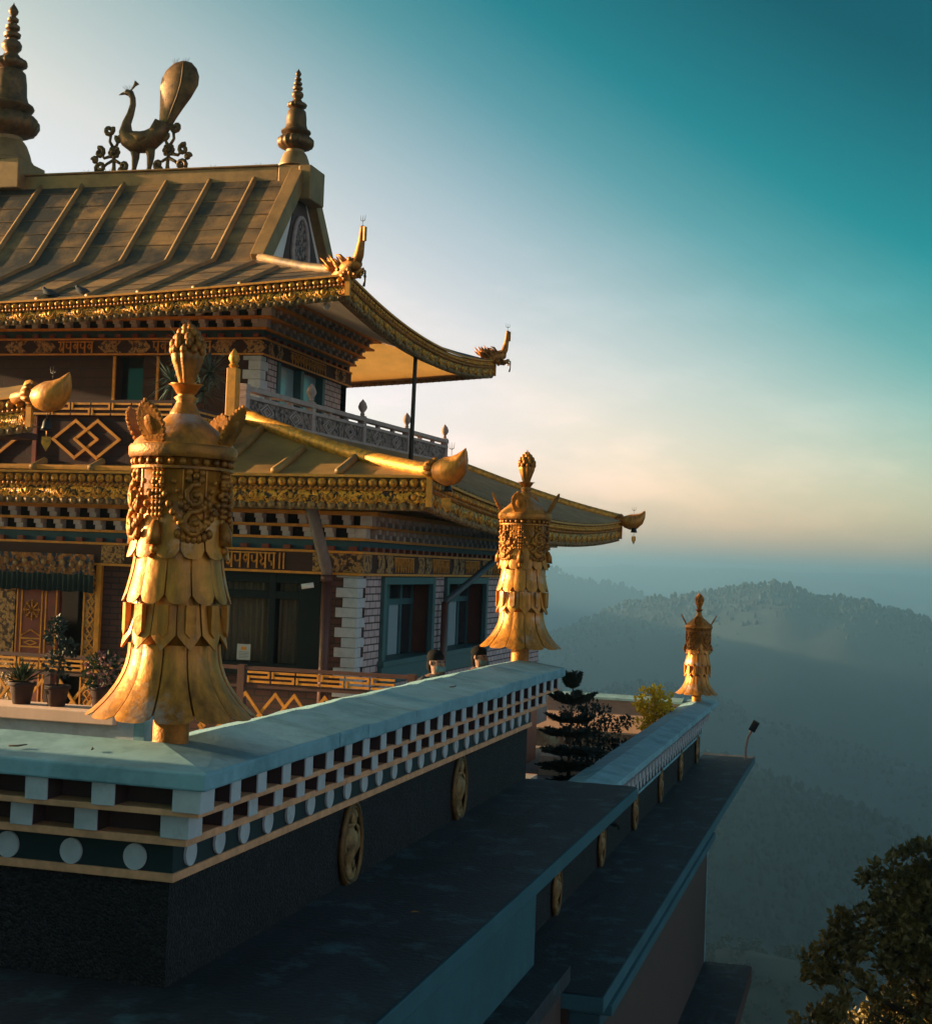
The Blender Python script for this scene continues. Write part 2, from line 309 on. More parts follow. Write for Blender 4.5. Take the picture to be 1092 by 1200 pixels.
def carved(name, c1, c2, scale, metal=.3, rough=.5, bs=1.0):
    M_ = bpy.data.materials.new(name); M_.use_nodes = True; t = M_.node_tree; P = t.nodes['Principled BSDF']; l = t.links.new
    c = N(t, 'ShaderNodeTexCoord'); v = N(t, 'ShaderNodeTexVoronoi'); v.feature = 'SMOOTH_F1'; v.inputs['Scale'].default_value = scale
    nz2 = N(t, 'ShaderNodeTexNoise'); nz2.inputs['Scale'].default_value = scale*.6; nz2.inputs['Detail'].default_value = 3; nz2.inputs['Distortion'].default_value = 2.5
    mixv = N(t, 'ShaderNodeMix', data_type='RGBA', blend_type='LINEAR_LIGHT'); mixv.inputs[0].default_value = .03
    l(c.outputs['Object'], nz2.inputs[0]); l(c.outputs['Object'], mixv.inputs[6]); l(nz2.outputs['Color'], mixv.inputs[7]); l(mixv.outputs[2], v.inputs[0])
    ad = N(t, 'ShaderNodeMath', operation='SUBTRACT'); ad.inputs[0].default_value = 1.0; l(v.outputs[0], ad.inputs[1])
    ad2 = N(t, 'ShaderNodeMath', operation='MULTIPLY'); l(ad.outputs[0], ad2.inputs[0]); l(nz2.outputs[0], ad2.inputs[1])
    r = N(t, 'ShaderNodeValToRGB'); l(ad2.outputs[0], r.inputs[0]); r.color_ramp.elements[0].position = .20; r.color_ramp.elements[0].color = (*c2, 1); r.color_ramp.elements[1].position = .32; r.color_ramp.elements[1].color = (*c1, 1)
    l(r.outputs[0], P.inputs['Base Color']); P.inputs['Metallic'].default_value = metal; P.inputs['Roughness'].default_value = rough
    b = N(t, 'ShaderNodeBump'); b.inputs['Strength'].default_value = bs; b.inputs['Distance'].default_value = .03; l(ad2.outputs[0], b.inputs['Height']); l(b.outputs[0], P.inputs['Normal'])
    return M_
M['scroll_gold'] = carved('gold_scrollwork', (.85, .36, .025), (.035, .011, .004), 21, .35, .45)
M['scroll_dull'] = carved('dull_scrollwork', (.34, .20, .07), (.05, .03, .015), 17, .2, .6)
M['scroll_stone'] = carved('carved_stone_relief', (.28, .18, .14), (.05, .03, .025), 16, 0, .85)
M['frieze_scroll'] = carved('painted_scroll_frieze', (.42, .22, .06), (.05, .018, .012), 20, .1, .6)
M['fabric_print'] = carved('printed_valance_cloth', (.40, .16, .04), (.03, .05, .075), 14, 0, .9)
# ------------------------------------------------------------------ land
def aim(px, py):
    d = _f2 + _r3*((px-546)/FPX) - _u3*((py-600)/FPX)
    return atan2(d.x, d.y), d.z/math.hypot(d.x, d.y)
def ridge(pts):
    q = sorted(aim(*p) for p in pts)
    def fn(a):
        if a <= q[0][0]: return q[0][1] - .05*(q[0][0]-a)
        if a >= q[-1][0]: return q[-1][1] - .05*(a-q[-1][0])
        for (a0, e0), (a1, e1) in zip(q, q[1:]):
            if a0 <= a <= a1:
                t = (a-a0)/(a1-a0); t = t*t*(3-2*t)*.5 + t*.5
                return e0+(e1-e0)*t
    return fn
RIDGES = [  # distance, skyline, near slope, far slope
    (9000, ridge([(0, 700), (300, 684), (640, 664), (800, 667), (920, 669), (1092, 674), (1300, 690)]), .10, .2),
    (4200, ridge([(0, 700), (300, 668), (500, 652), (600, 652), (650, 666), (672, 676), (700, 683), (728, 686), (745, 692), (765, 703), (820, 722), (1000, 790)]), .26, .3),
    (2700, ridge([(300, 800), (560, 770), (660, 738), (710, 716), (740, 705), (765, 701), (800, 698), (838, 692), (872, 686), (905, 683), (925, 686), (945, 694), (962, 699), (985, 700), (1010, 704), (1045, 713), (1092, 727), (1200, 752), (1400, 800)]), .34, .3),
    (1750, ridge([(500, 900), (640, 820), (760, 800), (830, 815), (900, 846), (980, 868), (1092, 905), (1300, 980)]), .36, .34),
    (1050, ridge([(500, 980), (700, 900), (800, 884), (845, 888), (880, 897), (905, 909), (950, 926), (1000, 945), (1040, 962), (1092, 990), (1200, 1040), (1400, 1090)]), .42, .38),
    (480, ridge([(500, 1190), (700, 1150), (800, 1120), (860, 1108), (940, 1120), (1000, 1150), (1092, 1180), (1300, 1300)]), .5, .5),
]
def fbm(x, y, s, o=4):
    return mnoise.fractal(Vector((x/s, y/s, .37)), 1.0, 2.1, o)
def land_z(a, r):
    x, y = r*sin(a), r*cos(a)
    z = -430.0 + 40*fbm(x, y, 900, 3)
    for R, e, s0, s1 in RIDGES:
        Rm = R*(1+.10*sin(3*a+R))
        h = 3 + Rm*e(a)
        d = r-Rm
        q = h - (s0*-d if d < 0 else s1*d) + (fbm(x, y, R*.16, 5)*R*.030)*min(1, abs(d)/(R*.12))
        k = 14.0
        dd = max(-1, min(1, (z-q)/(k*4)))
        z = max(z, q) + k*(1-abs(dd))**2*.5*(1 if abs(d) > R*.05 else abs(d)/(R*.05))
    # an added spur on the left, out of view, raised so it keeps the low sun off the valley
    q = 80*max(0, min(1, (y+900)/260))*max(0, min(1, (3300-y)/500)) - .42*abs(x+1150+.12*(y-1500)+70*sin(y/300))
    if x < -500 and q > -250: z = max(z, q)
    near = -13 - (r-14)*.62
    if r < 420: z = max(z, near) if r > 60 else near
    return z
A0, A1 = -1.5, 1.5
NA, NR = 300, 330
vs = []; fs = []
rad = [12*(11200/12)**(j/NR) for j in range(NR+1)]
for j in range(NR+1):
    for i in range(NA+1):
        a = A0+(A1-A0)*i/NA; r = rad[j]; vs.append((r*sin(a), r*cos(a), land_z(a, r)))
for j in range(NR):
    for i in range(NA):
        k = j*(NA+1)+i; fs.append((k, k+1, k+NA+2, k+NA+1))
# ground behind the camera
b0 = len(vs); NB = 60
for j in range(0, NR+1, 10):
    for i in range(NB+1):
        a = A1 + (2*pi-(A1-A0))*i/NB; r = rad[j]; vs.append((r*sin(a), r*cos(a), land_z(A1, r)*(1-i/NB)+land_z(A0, r)*(i/NB)))
rows = len(range(0, NR+1, 10))
for j in range(rows-1):
    for i in range(NB):
        k = b0+j*(NB+1)+i; fs.append((k, k+1, k+NB+2, k+NB+1))
mb = MB(); mb.add(vs, fs, True)
ML = mat('forest_floor', (.018, .030, .024), .95, 0, .5, .012, .6, .05, col2=(.008, .016, .014), stain=(.030, .034, .026), stain_amt=.6, stain_scale=.0065)
land = mb.build('hills', ML); tag(land, 'forested hills and valley falling away below the temple terrace', 'hills', kind='structure')
# forest: far-off trees that read as one mass
rnd = random.Random(3); mb = MB()
def blob(x, y, z, h, w):
    n = 6; vs = []; fs = []
    pr = [(.18, -.12), (.55, .2), (.5, .5), (.34, .78), (.0, 1.0)]
    ph = rnd.random()*6
    for q, (rr, zz) in enumerate(pr):
        for k in range(n):
            t = ph+2*pi*k/n; j = 1+.35*(rnd.random()-.5)
            vs.append((x+w*rr*j*cos(t), y+w*rr*j*sin(t), z+h*(zz+.06*(rnd.random()-.5))))
    for q in range(len(pr)-1):
        for k in range(n):
            fs.append((q*n+k, q*n+(k+1) % n, (q+1)*n+(k+1) % n, (q+1)*n+k))
    mb.add(vs, fs, True)
def forest_at(a, r, h):
    # crest rows: sample land height
    blob(r*sin(a), r*cos(a), land_z(a, r)-h*.1, h, h*(.55+.5*rnd.random()))
az0, _ = aim(560, 700); az1, _ = aim(1130, 700)
for k in range(2600):
    a = az0+(az1-az0)*rnd.random(); R = 2700*(1+.10*sin(3*a+2700)); forest_at(a, R+rnd.gauss(-30, 60), 4+7*rnd.random()**4)
for k in range(900):
    a = az0+(az1-az0)*rnd.random(); R = 1750*(1+.10*sin(3*a+1750)); forest_at(a, R+rnd.gauss(-10, 40), 4+6*rnd.random()**4)
for k in range(420):
    a = az0+(az1-az0)*.6*rnd.random(); R = 4200*(1+.10*sin(3*a+4200)); forest_at(a, R+rnd.gauss(-10, 45), 6+16*rnd.random()**4)
for k in range(5200):
    a = az0+(az1-az0)*rnd.random(); r = 1100*(1+.10*sin(3*a+1050)) - abs(rnd.gauss(0, 260))+60
    if r > 820 and fbm(r*sin(a), r*cos(a), 160, 3) > -.5: forest_at(a, r, 3.5+4*rnd.random()**3)
# nearer crowns on the slopes below, built from leaf sprays
for k in range(2300):
    a = az0+(az1-az0)*(.30+.70*rnd.random()); r = 210+740*rnd.random()**1.3
    x, y, z = r*sin(a), r*cos(a), land_z(a, r); h = rnd.uniform(2.6, 5.2)*(.7+.5*r/900); w = h*rnd.uniform(.42, .62)
    for q in range(30):
        t_ = rnd.uniform(0, 2*pi); u_ = rnd.uniform(-.9, 1); rr = sqrt(1-u_*u_)*w*rnd.uniform(.55, 1.05)
        c = Vector((x+rr*cos(t_), y+rr*sin(t_), z+h*.5+h*.5*u_)); s_ = h*rnd.uniform(.12, .2)
        A_ = Vector((rnd.uniform(-1, 1), rnd.uniform(-1, 1), rnd.uniform(-.6, .6))).normalized()*s_; B_ = Vector((rnd.uniform(-1, 1), rnd.uniform(-1, 1), rnd.uniform(-1, 1))).normalized()*s_
        mb.add([c-A_, c-B_, c+A_, c+B_], [(0, 1, 2, 3)], False)
MF = mat('forest_canopy', (.012, .022, .017), .9, 0, .5, .03)
forest = mb.build('forest', MF); tag(forest, 'dense hazy forest covering the ridges and slopes across the valley', 'forest', kind='stuff')
# valley track
mb = MB()
def track(pts, w):
    q = []
    for (a, r) in pts: q.append((a, r))
    vs = []; fs = []
    for i, (a, r) in enumerate(q):
        for dr in (-w, w):
            rr = r+dr; vs.append((rr*sin(a), rr*cos(a), land_z(a, rr)+.9))
        if i: fs.append((2*i-2, 2*i, 2*i+1, 2*i-1))
    mb.add(vs, fs, True)
az = lambda px: aim(px, 960)[0]
track([(az(1000+6*i), 980-26*i-9*sin(i*.9)) for i in range(30)], 6)
road = mb.build('road', mat('dirt_track', (.30, .24, .17), .95, 0, .2, .05)); tag(road, None, None, kind='structure')
# the air over the valley
HZ_TOP = max(max(v.co.z for v in land.data.vertices), max(v.co.z for v in forest.data.vertices))
HZ_TOP = max(HZ_TOP+4, 30); print('HZ_TOP', HZ_TOP)
hz = MB().box(-12600, 12600, -12600, 12600, min(v.co.z for v in land.data.vertices)-1.5, HZ_TOP)
HM = bpy.data.materials.new('valley_haze'); HM.use_nodes = True; t = HM.node_tree; t.nodes.clear()
o_ = N(t, 'ShaderNodeOutputMaterial'); pv = N(t, 'ShaderNodeVolumePrincipled')
pv.inputs['Color'].default_value = (.42, .75, 1.0, 1); pv.inputs['Density'].default_value = .00033; pv.inputs['Anisotropy'].default_value = .76
t.links.new(pv.outputs[0], o_.inputs['Volume'])
haze = hz.build('haze', HM); tag(haze, 'pale blue haze filling the valley', 'haze', kind='stuff')
# ------------------------------------------------------------------ near parapet, ledges, lower parapet
XW, YW = -3.636, 7.369        # outer faces of the near parapet's band
YE = 16.30                    # its far end
XL = -13.0                    # its left end, out of frame
ZL = .597                     # ledge at its foot
def ell(mb, o, z0, z1, th=.4, yend=YE, oe=None):
    """L-shaped wall course standing o proud of the band; th thick"""
    oe = o if oe is None else oe
    a = (XW+o, YW-o)
    poly = [(XL, YW-o), (XW+o, YW-o), (XW+o, yend+oe), (XW+o-th, yend+oe), (XW+o-th, YW-o+th), (XL, YW-o+th)]
    mb.prism([(x, y) for x, y in poly], (0, 0, z0), (1, 0, 0), (0, 1, 0), (0, 0, z1-z0))
par = thing('parapet_wall', (XW, YW, ZL), 'near roof parapet wall with pale aqua cap, chequered blocks, white discs and black pebble-dash', 'wall')
mb = MB(); ell(mb, -.045, .30, 1.186, .36); mb.build('pebble_dash', M['pebble'], par)
mb = MB(); ell(mb, 0, 1.186, 1.236, .40); mb.build('gold_strip', M['ochre_strip'], par, bevel=.006)
mb = MB(); ell(mb, -.014, 1.236, 1.418, .38); mb.build('band', M['bandblue'], par)
mb = MB(); ell(mb, .135, 1.418, 1.464, .5); mb.build('gold_strip', M['ochre_strip'], par, bevel=.005)
def joists(mb, o, zc, right, front):
    for y in right: mb.box(XW+o-.17, XW+o-.012, y-.058, y+.058, zc-.066, zc+.066)
    for x in front: mb.box(x-.066, x+.066, YW-o+.012, YW-o+.17, zc-.066, zc+.066)
PIT = .3675
R1 = [7.72+PIT*i for i in range(24)]; R2 = [7.53+PIT*i for i in range(25) if 7.53+PIT*i < YE+.12]
F1 = [-4.10-.405*i for i in range(12)]; F2 = [-3.935-.405*i for i in range(12)]
mb = MB(); ell(mb, .01, 1.464, 1.602, .4); joists(mb, .158, 1.533, R1, F1); mb.build('recess', M['maroon'], par)
mb = MB(); ell(mb, .262, 1.602, 1.637, .62); mb.build('gold_strip', M['ochre_strip'], par, bevel=.005)
mb = MB(); ell(mb, .12, 1.637, 1.762, .5); joists(mb, .285, 1.701, R2, F2); mb.build('recess', M['maroon'], par)
# gabled concrete cap: outer lip, ridge, inner lip; hip mitre at the corner
def capsec(d):   # profile (offset inwards from the lip, z)
    return d
LIP = .325; prof = [(0, 1.762), (0, 1.858), (.525, 1.932), (1.06, 1.80), (1.06, 1.70)]
mb = MB()
rnd = random.Random(11)
def caprow(kind, t):
    out = []
    for w, z in prof:
        o = LIP-w
        if kind == 'front': out.append((t, YW-o, z))
        elif kind == 'corner': out.append((XW+o, YW-o, z))
        else: out.append((XW+o, t, z))
    return out
rowsC = []
xs = [XL+(XW-1.2-XL)*i/26 for i in range(27)]; ys = [YW+1.0+(YE+.22-YW-1.0)*i/34 for i in range(35)]
for x in xs: rowsC.append(caprow('front', x))
rowsC.append(caprow('corner', 0))
for y in ys: rowsC.append(caprow('right', y))
vs_ = []
for i, row in enumerate(rowsC):
    jz = rnd.gauss(0, .0045)
    for k, (x, y, z) in enumerate(row):
        vs_.append((x+rnd.gauss(0, .0016), y+rnd.gauss(0, .0016), z+jz*(k < 4)+rnd.gauss(0, .0012)))
n = len(prof); fs_ = []
for i in range(len(rowsC)-1):
    for k in range(n): fs_.append((i*n+k, (i+1)*n+k, (i+1)*n+(k+1) % n, i*n+(k+1) % n))
fs_.append(tuple(range(n))); fs_.append(tuple((len(rowsC)-1)*n+k for k in range(n-1, -1, -1)))
mb.add(vs_, fs_); mb.build('cap', M['cap'], par, bevel=.012)
# butt joints in the cap: thin dark mortar lines standing a hair proud
mb = MB()
for y in (9.05, 9.62, 10.75, 12.9, 13.35, 15.1, 15.6):
    for (w0, z0), (w1, z1) in zip(prof[:2], prof[1:3]):
        mb.quad((XW+LIP-w0+.002, y, z0+.002), (XW+LIP-w0+.002, y+.006, z0+.002), (XW+LIP-w1+.002, y+.006, z1+.003), (XW+LIP-w1+.002, y, z1+.003))
for x in (-5.9, -7.6):
    for (w0, z0), (w1, z1) in zip(prof[:2], prof[1:3]):
        mb.quad((x, YW-LIP+w0-.002, z0+.002), (x+.006, YW-LIP+w0-.002, z0+.002), (x+.006, YW-LIP+w1-.002, z1+.003), (x, YW-LIP+w1-.002, z1+.003))
mb.build('cap_joint', M['void'], par)
def clone(o, loc, parent):
    c = o.copy(); COL.objects.link(c); c.parent = parent; c.location = loc; return c
P0 = Vector((XW, YW, ZL))
# white joist-end blocks (right face: along Y, front face: along X)
bR = MB(); bR.box(-.014, 0, -.062, .062, -.069, .069); bR = bR.build('block', M['white'], par, local=True, bevel=.004)
bF = MB(); bF.box(-.07, .07, 0, .014, -.069, .069); bF = bF.build('block', M['white'], par, local=True, bevel=.004)
bC = MB(); bC.box(-.17, 0, 0, .17, -.069, .069); bC = bC.build('block', M['white'], par, local=True, bevel=.004)
dR = MB(); dR.prism([(.069*cos(2*pi*k/24), .074*sin(2*pi*k/24)) for k in range(24)], (0, 0, 0), (0, 1, 0), (0, 0, 1), (.016, 0, 0)); dR = dR.build('disc', M['white'], par, local=True)
dF = MB(); dF.prism([(.069*cos(2*pi*k/24), .074*sin(2*pi*k/24)) for k in range(24)], (0, 0, 0), (1, 0, 0), (0, 0, 1), (0, -.016, 0)); dF = dF.build('disc', M['white'], par, local=True)
PIT = .3675
def put(o, x, y, z, first=[None]):
    loc = Vector((x+jit.gauss(0, .0015), y+jit.gauss(0, .004), z+jit.gauss(0, .003)))-P0
    if o.name not in used_: used_.add(o.name); o.location = loc; return o
    c = clone(o, loc, par); c.rotation_euler = (jit.gauss(0, .012), jit.gauss(0, .012), 0); k = 1+jit.gauss(0, .025); c.scale = (1, k, k) if o in (bR, dR) else (k, 1, k)
    return c
used_ = set(); jit = random.Random(77)
for i in range(24): put(dR, XW-.012, 7.582+PIT*i, 1.317)
for i in range(12): put(dF, -3.867-.405*i, YW+.012, 1.312)
put(bC, XW+.158, YW-.158, 1.533); put(bC, XW+.285, YW-.285, 1.701)
for y in R1: put(bR, XW+.158, y, 1.533)
for y in R2: put(bR, XW+.285, y, 1.701)
for x in F1: put(bF, x, YW-.158, 1.533)
for x in F2: put(bF, x, YW-.285, 1.701)

# --- wall medallions: oval ring with a vase and lotus relief
def medallion():
    t = thing('medallion', (0, 0, 0), 'x', 'medallion')
    r = MB()
    pts = [(0.02, .215*cos(2*pi*k/36)*(1-.10*sin(2*pi*k/36)), .305*sin(2*pi*k/36)) for k in range(37)]
    r.tube(pts, .024, 8, caps=False); r.tube([(.03, y*.86, z*.89) for x, y, z in pts], .012, 6, caps=False)
    r.build('ring', M['bronze_shaded_gilt'], t, local=True)
    f = MB()
    # vase
    f.lathe([(.03, -.25), (.075, -.24), (.05, -.20), (.045, -.15), (.085, -.08), (.115, .0), (.11, .06), (.06, .10), (.05, .12), (.085, .145), (.08, .155)], 14, (.0, .0, 0))
    for s, zz in ((-1, .0), (1, -.03)):
        f.tube([(.03, s*.10, zz-.05), (.03, s*.17, zz), (.03, s*.16, zz+.12), (.03, s*.10, zz+.16)], [.02, .028, .022, .012], 6)
    for k in range(7):
        q = -1.0+2.0*k/6; f.ball((.03, .115*sin(q), .175+.075*cos(q)), (.03, .03, .045), 6, 4)
    f.ball((.05, 0, .19), (.04, .05, .06), 8, 5)
    f.box(-.0, .035, -.20, -.10, -.02, .045); f.box(-.0, .05, -.205, -.12, -.005, .03)
    f.tube([(.02, -.16, -.19), (.035, -.06, -.26), (.03, .06, -.26), (.02, .15, -.19)], [.022, .032, .032, .02], 6)
    for k in range(12):
        q = 2*pi*k/12+.2; f.ball((.012, .15*cos(q), .225*sin(q)), (.02, .028, .034), 6, 4)
    f.v = [(x*.6, y, z) for x, y, z in f.v]
    f.build('relief', M['gold_dull'], t, local=True)
    return t
med = medallion()
XLW, ZL2 = -3.45, -1.126      # lower parapet face and the ledge at its foot
spots = [(XW-.045, 10.35, .885), (XW-.045, 13.36, .885)] + [(XLW-.03, y, -.83) for y in (17.2, 20.25, 23.3, 26.3, 29.2, 32.1)]
mlab = ['gilt oval medallion on the near parapet, the closer of its two', 'gilt oval medallion on the near parapet, its farther one, above the dark ledge',
        'gilt oval medallion on the lower parapet beside the end of the teal wall', 'narrow gilt medallion on the lower parapet, second along from the teal wall', 'gilt medallion on the lower parapet just before the corner of the upper ledge',
        'gilt medallion on the lower parapet just past the corner of the upper ledge', 'tiny gilt medallion on the lower parapet, second from its far end', 'tiny gilt medallion at the far end of the lower parapet']
for i, (x, y, z) in enumerate(spots):
    o = med if i == 0 else copy_tree(med)
    o.location = (x, y, z); o['label'] = mlab[i]; o['group'] = 'gilt medallions along the parapets'

# --- dark flat ledges
def slab(name, x0, x1, y0, y1, z1, th, edge, label, lip=None):
    t = thing(name, (x0, y0, z1-th), label, 'ledge')
    nx, ny = 10, 40; rn = random.Random(int(y0*10))
    hh = [[rn.gauss(0, .0025) for i in range(nx+1)] for j in range(ny+1)]
    g = MB(); g.grid(lambda u, v: (x0+(x1-x0)*u, y0+(y1-y0)*v, z1+hh[int(round(v*ny))][int(round(u*nx))]), nx, ny, False); g.build('top', M['slab'], t)
    e = MB(); e.box(x0, x1+.012, y0-.012, y1+.012, z1-th, z1-.012); e.build('edge', M[edge], t, bevel=.008)
    return t
sl_ = slab('roof_ledge', XW-.05, -2.41, -1.5, 16.27, ZL, .135, 'tealwall', 'broad dark slate ledge with teal edge at the foot of the near parapet')
g = MB(); g.box(-9.4, XW-.051, -1.5, YW+.044, ZL-.13, ZL-.002); g.build('top', M['slab'], sl_)
sl2_ = slab('roof_ledge', XLW-.05, -2.35, 14.1, 34.0, ZL2, .16, 'tealwall', 'long dark ledge with teal edge below the lower parapet, overhanging the valley')
slab('roof_ledge', -2.75, -1.88, 8.0, 27.95, -4.3, .3, 'brownwall', 'lowest dark ledge at the foot of the brown retaining wall')
t = thing('ledge_trim', (-2.6, 14.5, -1.5), 'teal moulding running under the overhanging lower ledge', 'moulding')
g = MB(); g.box(-2.74, -2.30, 14.4, 24.6, -1.40, -1.29); g.build('upper_moulding', M['tealwall'], t, bevel=.01)
g = MB(); g.box(-2.74, -2.42, 14.4, 24.4, -1.56, -1.402); g.build('lower_moulding', M['blue'], t, bevel=.01)
# sheet joints across the ledges, a hair proud
for x0, x1, ys_, z, par_ in ((XW-.04, -2.42, (8.9, 11.3, 13.7, 15.2), ZL, sl_), (XLW-.04, -2.36, (16.4, 19.2, 22.0, 25.1, 28.3, 31.2), ZL2, sl2_)):
    for y in ys_:
        g = MB(); n_ = 14; pts_ = [(x0+(x1-x0)*i/n_, y+jit.gauss(0, .006)) for i in range(n_+1)]
        for (xa, ya), (xb, yb_) in zip(pts_, pts_[1:]): g.quad((xa, ya, z+.008), (xb, yb_, z+.008), (xb, yb_+.012, z+.008), (xa, ya+.012, z+.008))
        g.build('joint', M['void'], par_)
# --- walls under the ledges
t = thing('retaining_wall', (-4, 14, -14), 'tall plastered retaining wall of the terrace, brown with teal return, under the ledges', 'wall')
g = MB(); g.box(-9.5, -2.752, 15.4, 27.9, -16, -1.29); g.build('brown_face', M['brownwall'], t)
g = MB(); g.box(-2.95, -2.742, 27.86, 27.95, -4.3, -1.6); g.build('pale_corner_strip', M['cap'], t)
g = MB(); g.box(-9.5, -3.0, -2, 13.9, -16, ZL-.137); g.build('teal_face', M['tealwall'], t)
g = MB(); g.box(-2.998, -2.66, 2, 14.02, -1.0, -.84); g.build('foot_ledge', M['slab'], t)
g = MB(); g.box(-2.98, -2.76, 2, 14.1, -16, -1.02); g.build('lower_face', M['brownwall'], t)
# --- lower parapet
t = thing('lower_parapet_wall', (XLW, 34, ZL2), 'lower parapet wall with aqua cap running away beside the overhanging ledge', 'wall')
g = MB(); g.box(XLW-.32, XLW-.04, 13.92, 32.95, ZL2-1.0, -.60); g.build('pebble_dash', M['pebble'], t)
g = MB(); g.box(XLW-.32, XLW, 16.4, 33.0, -.598, -.555); g.build('strip', M['cap'], t, bevel=.005)
g = MB(); g.box(XLW-.32, XLW-.015, 16.4, 32.97, -.553, -.37); g.build('band', M['bandblue'], t)
g = MB(); g.box(XLW-.32, XLW+.02, 16.4, 32.98, -.368, -.12); g.build('recess', M['maroon'], t)
g = MB(); g.box(XLW-.32, XLW+.12, 16.4, 33.0, -.262, -.235); g.build('gold_strip', M['gold_paint'], t)
c_ = MB(); vv = []
pf = [(.30, -.115), (.30, -.02), (-.06, .045), (-.38, -.03), (-.38, -.14)]
for j in range(31):
    y = 15.6+(33.35-15.6)*j/30
    for w, z in pf: vv.append((XLW+w+random.gauss(0, .002), y, z+.16+random.gauss(0, .003)))
ff = [(j*5+k, (j+1)*5+k, (j+1)*5+(k+1) % 5, j*5+(k+1) % 5) for j in range(30) for k in range(5)] + [tuple(range(5)), tuple(150+k for k in (4, 3, 2, 1, 0))]
c_.add(vv, ff); c_.build('cap', M['cap'], t, bevel=.01)
g = MB(); g.box(XLW-.32, XLW+.05, 16.4, 32.9, -.12, .045); g.build('recess', M['maroon'], t)
P1 = Vector((XLW, 34, ZL2)); lb = MB(); lb.box(-.14, 0, -.05, .05, -.06, .06); lb = lb.build('block', M['white'], t, local=True)
ld = MB(); ld.prism([(.069*cos(2*pi*k/16), .074*sin(2*pi*k/16)) for k in range(16)], (0, 0, 0), (0, 1, 0), (0, 0, 1), (.016, 0, 0)); ld = ld.build('disc', M['white'], t, local=True)
fb = fd = True
for i in range(44):
    y = 16.8+.3675*i
    for z, o in ((-.175, .17), (-.31, .06)):
        yy = y+(.18 if o > .1 else 0)
        if fb: lb.location = Vector((XLW+o, yy, z))-P1; fb = False
        else: clone(lb, Vector((XLW+o, yy, z))-P1, t)
    if fd: ld.location = Vector((XLW-.014, y, -.46))-P1; fd = False
    else: clone(ld, Vector((XLW-.014, y, -.46))-P1, t)
# --- far cross wall of the lower terrace
t = thing('far_parapet_wall', (-8, 32.8, -1.1), 'cream rendered parapet wall closing the lower terrace, lit by low sun', 'wall')
g = MB(); g.box(-14, XLW-.40, 32.5, 32.8, -2.0, .0); g.build('render', M['pinkwall'], t)
g = MB(); g.box(-14, XLW-.33, 32.47, 32.5-.003, -.06, .08); g.box(-14, XLW-.38, 32.44, 32.9, .002, .10); g.build('coping', M['pinkwall'], t, bevel=.01)
g = MB(); g.prism([(0, 0), (.62, 0), (.62, .05), (.31, .11), (0, .05)], (-14, 32.32, .102), (0, 1, 0), (0, 0, 1), (14+XLW-.39, 0, 0)); g.build('cap', M['cap'], t)
g = MB(); g.box(-14, XLW-.8, 32.1, 32.44, -1.1, -.62); g.build('kerb', M['slab'], t)
# floors
g = MB(); g.box(-30, XW-.36, YW+.36, 18.3, -.3, .35); g.box(-30, -6.60, 18.302, 31, -.3, .348); o = g.build('terrace_floor', M['floor']); tag(o, None, None, kind='structure')
g = MB(); g.box(-14, XLW-.33, 16.36, 32.46, -1.4, -1.0); o = g.build('lower_terrace_floor', M['floor']); tag(o, None, None, kind='structure')
g = MB(); g.box(-6.6, XW-.37, 18.31, 18.36, -1, .35); o = g.build('pavement_edge', M['terracotta']); tag(o, None, None, kind='structure')
# planter kerb in the lower terrace
t = thing('planter_bed', (-5, 25.5, -1), 'low cream planter kerb on the lower terrace behind the two dark trees', 'planter')
g = MB(); g.box(-6.0, -4.15, 27.6, 27.75, -1.0, -.62); g.box(-6.0, -5.85, 27.75, 29.6, -1.0, -.62); g.box(-4.3, -4.15, 27.75, 29.6, -1.0, -.62); g.box(-5.85, -4.3, 29.45, 29.6, -1.0, -.62); g.build('kerb', M['pinkwall'], t, bevel=.01)
g = MB(); g.box(-5.848, -4.302, 27.752, 29.448, -1.0, -.68); g.build('soil', M['bark'], t)
# inner low wall on the near terrace, pots stand on it
t = thing('planter_wall', (-6, 11, .35), 'low white inner wall with teal end behind the near parapet, flower pots on it', 'wall')
g = MB(); g.box(-14, -5.765, 11.0, 11.25, .35, 1.55); g.build('face', M['white'], t)
g = MB(); g.box(-14, -6.0, 10.93, 11.35, 1.552, 1.66); g.build('coping', M['pinkwall'], t, bevel=.01)  # pink tone paints low sun onto the top of this white wall
g = MB(); g.box(-5.995, -5.84, 10.985, 11.26, .35, 1.62); g.build('white_end', M['white'], t)
g = MB(); g.box(-5.838, -5.74, 10.98, 11.27, .35, 1.62); g.build('teal_end', M['cap'], t)

# wall added out of view to the left of the viewpoint: it keeps the low sun off the near parapet's front
t = thing('added_shade_wall', (-20, 3, ZL), 'unseen dark pebble-dash wall added to keep the low sun off the near parapet front', 'wall')
g = MB(); g.box(-30, -9.0, -1.5, 6.55, -2.0, 2.85); g.build('pebble_dash', M['pebble'], t)
g = MB(); g.prism([(0, 0), (.6, 0), (.6, .09), (.3, .18), (0, .09)], (-30, 6.0, 2.852), (0, 1, 0), (0, 0, 1), (21.2, 0, 0)); g.build('cap', M['cap'], t)

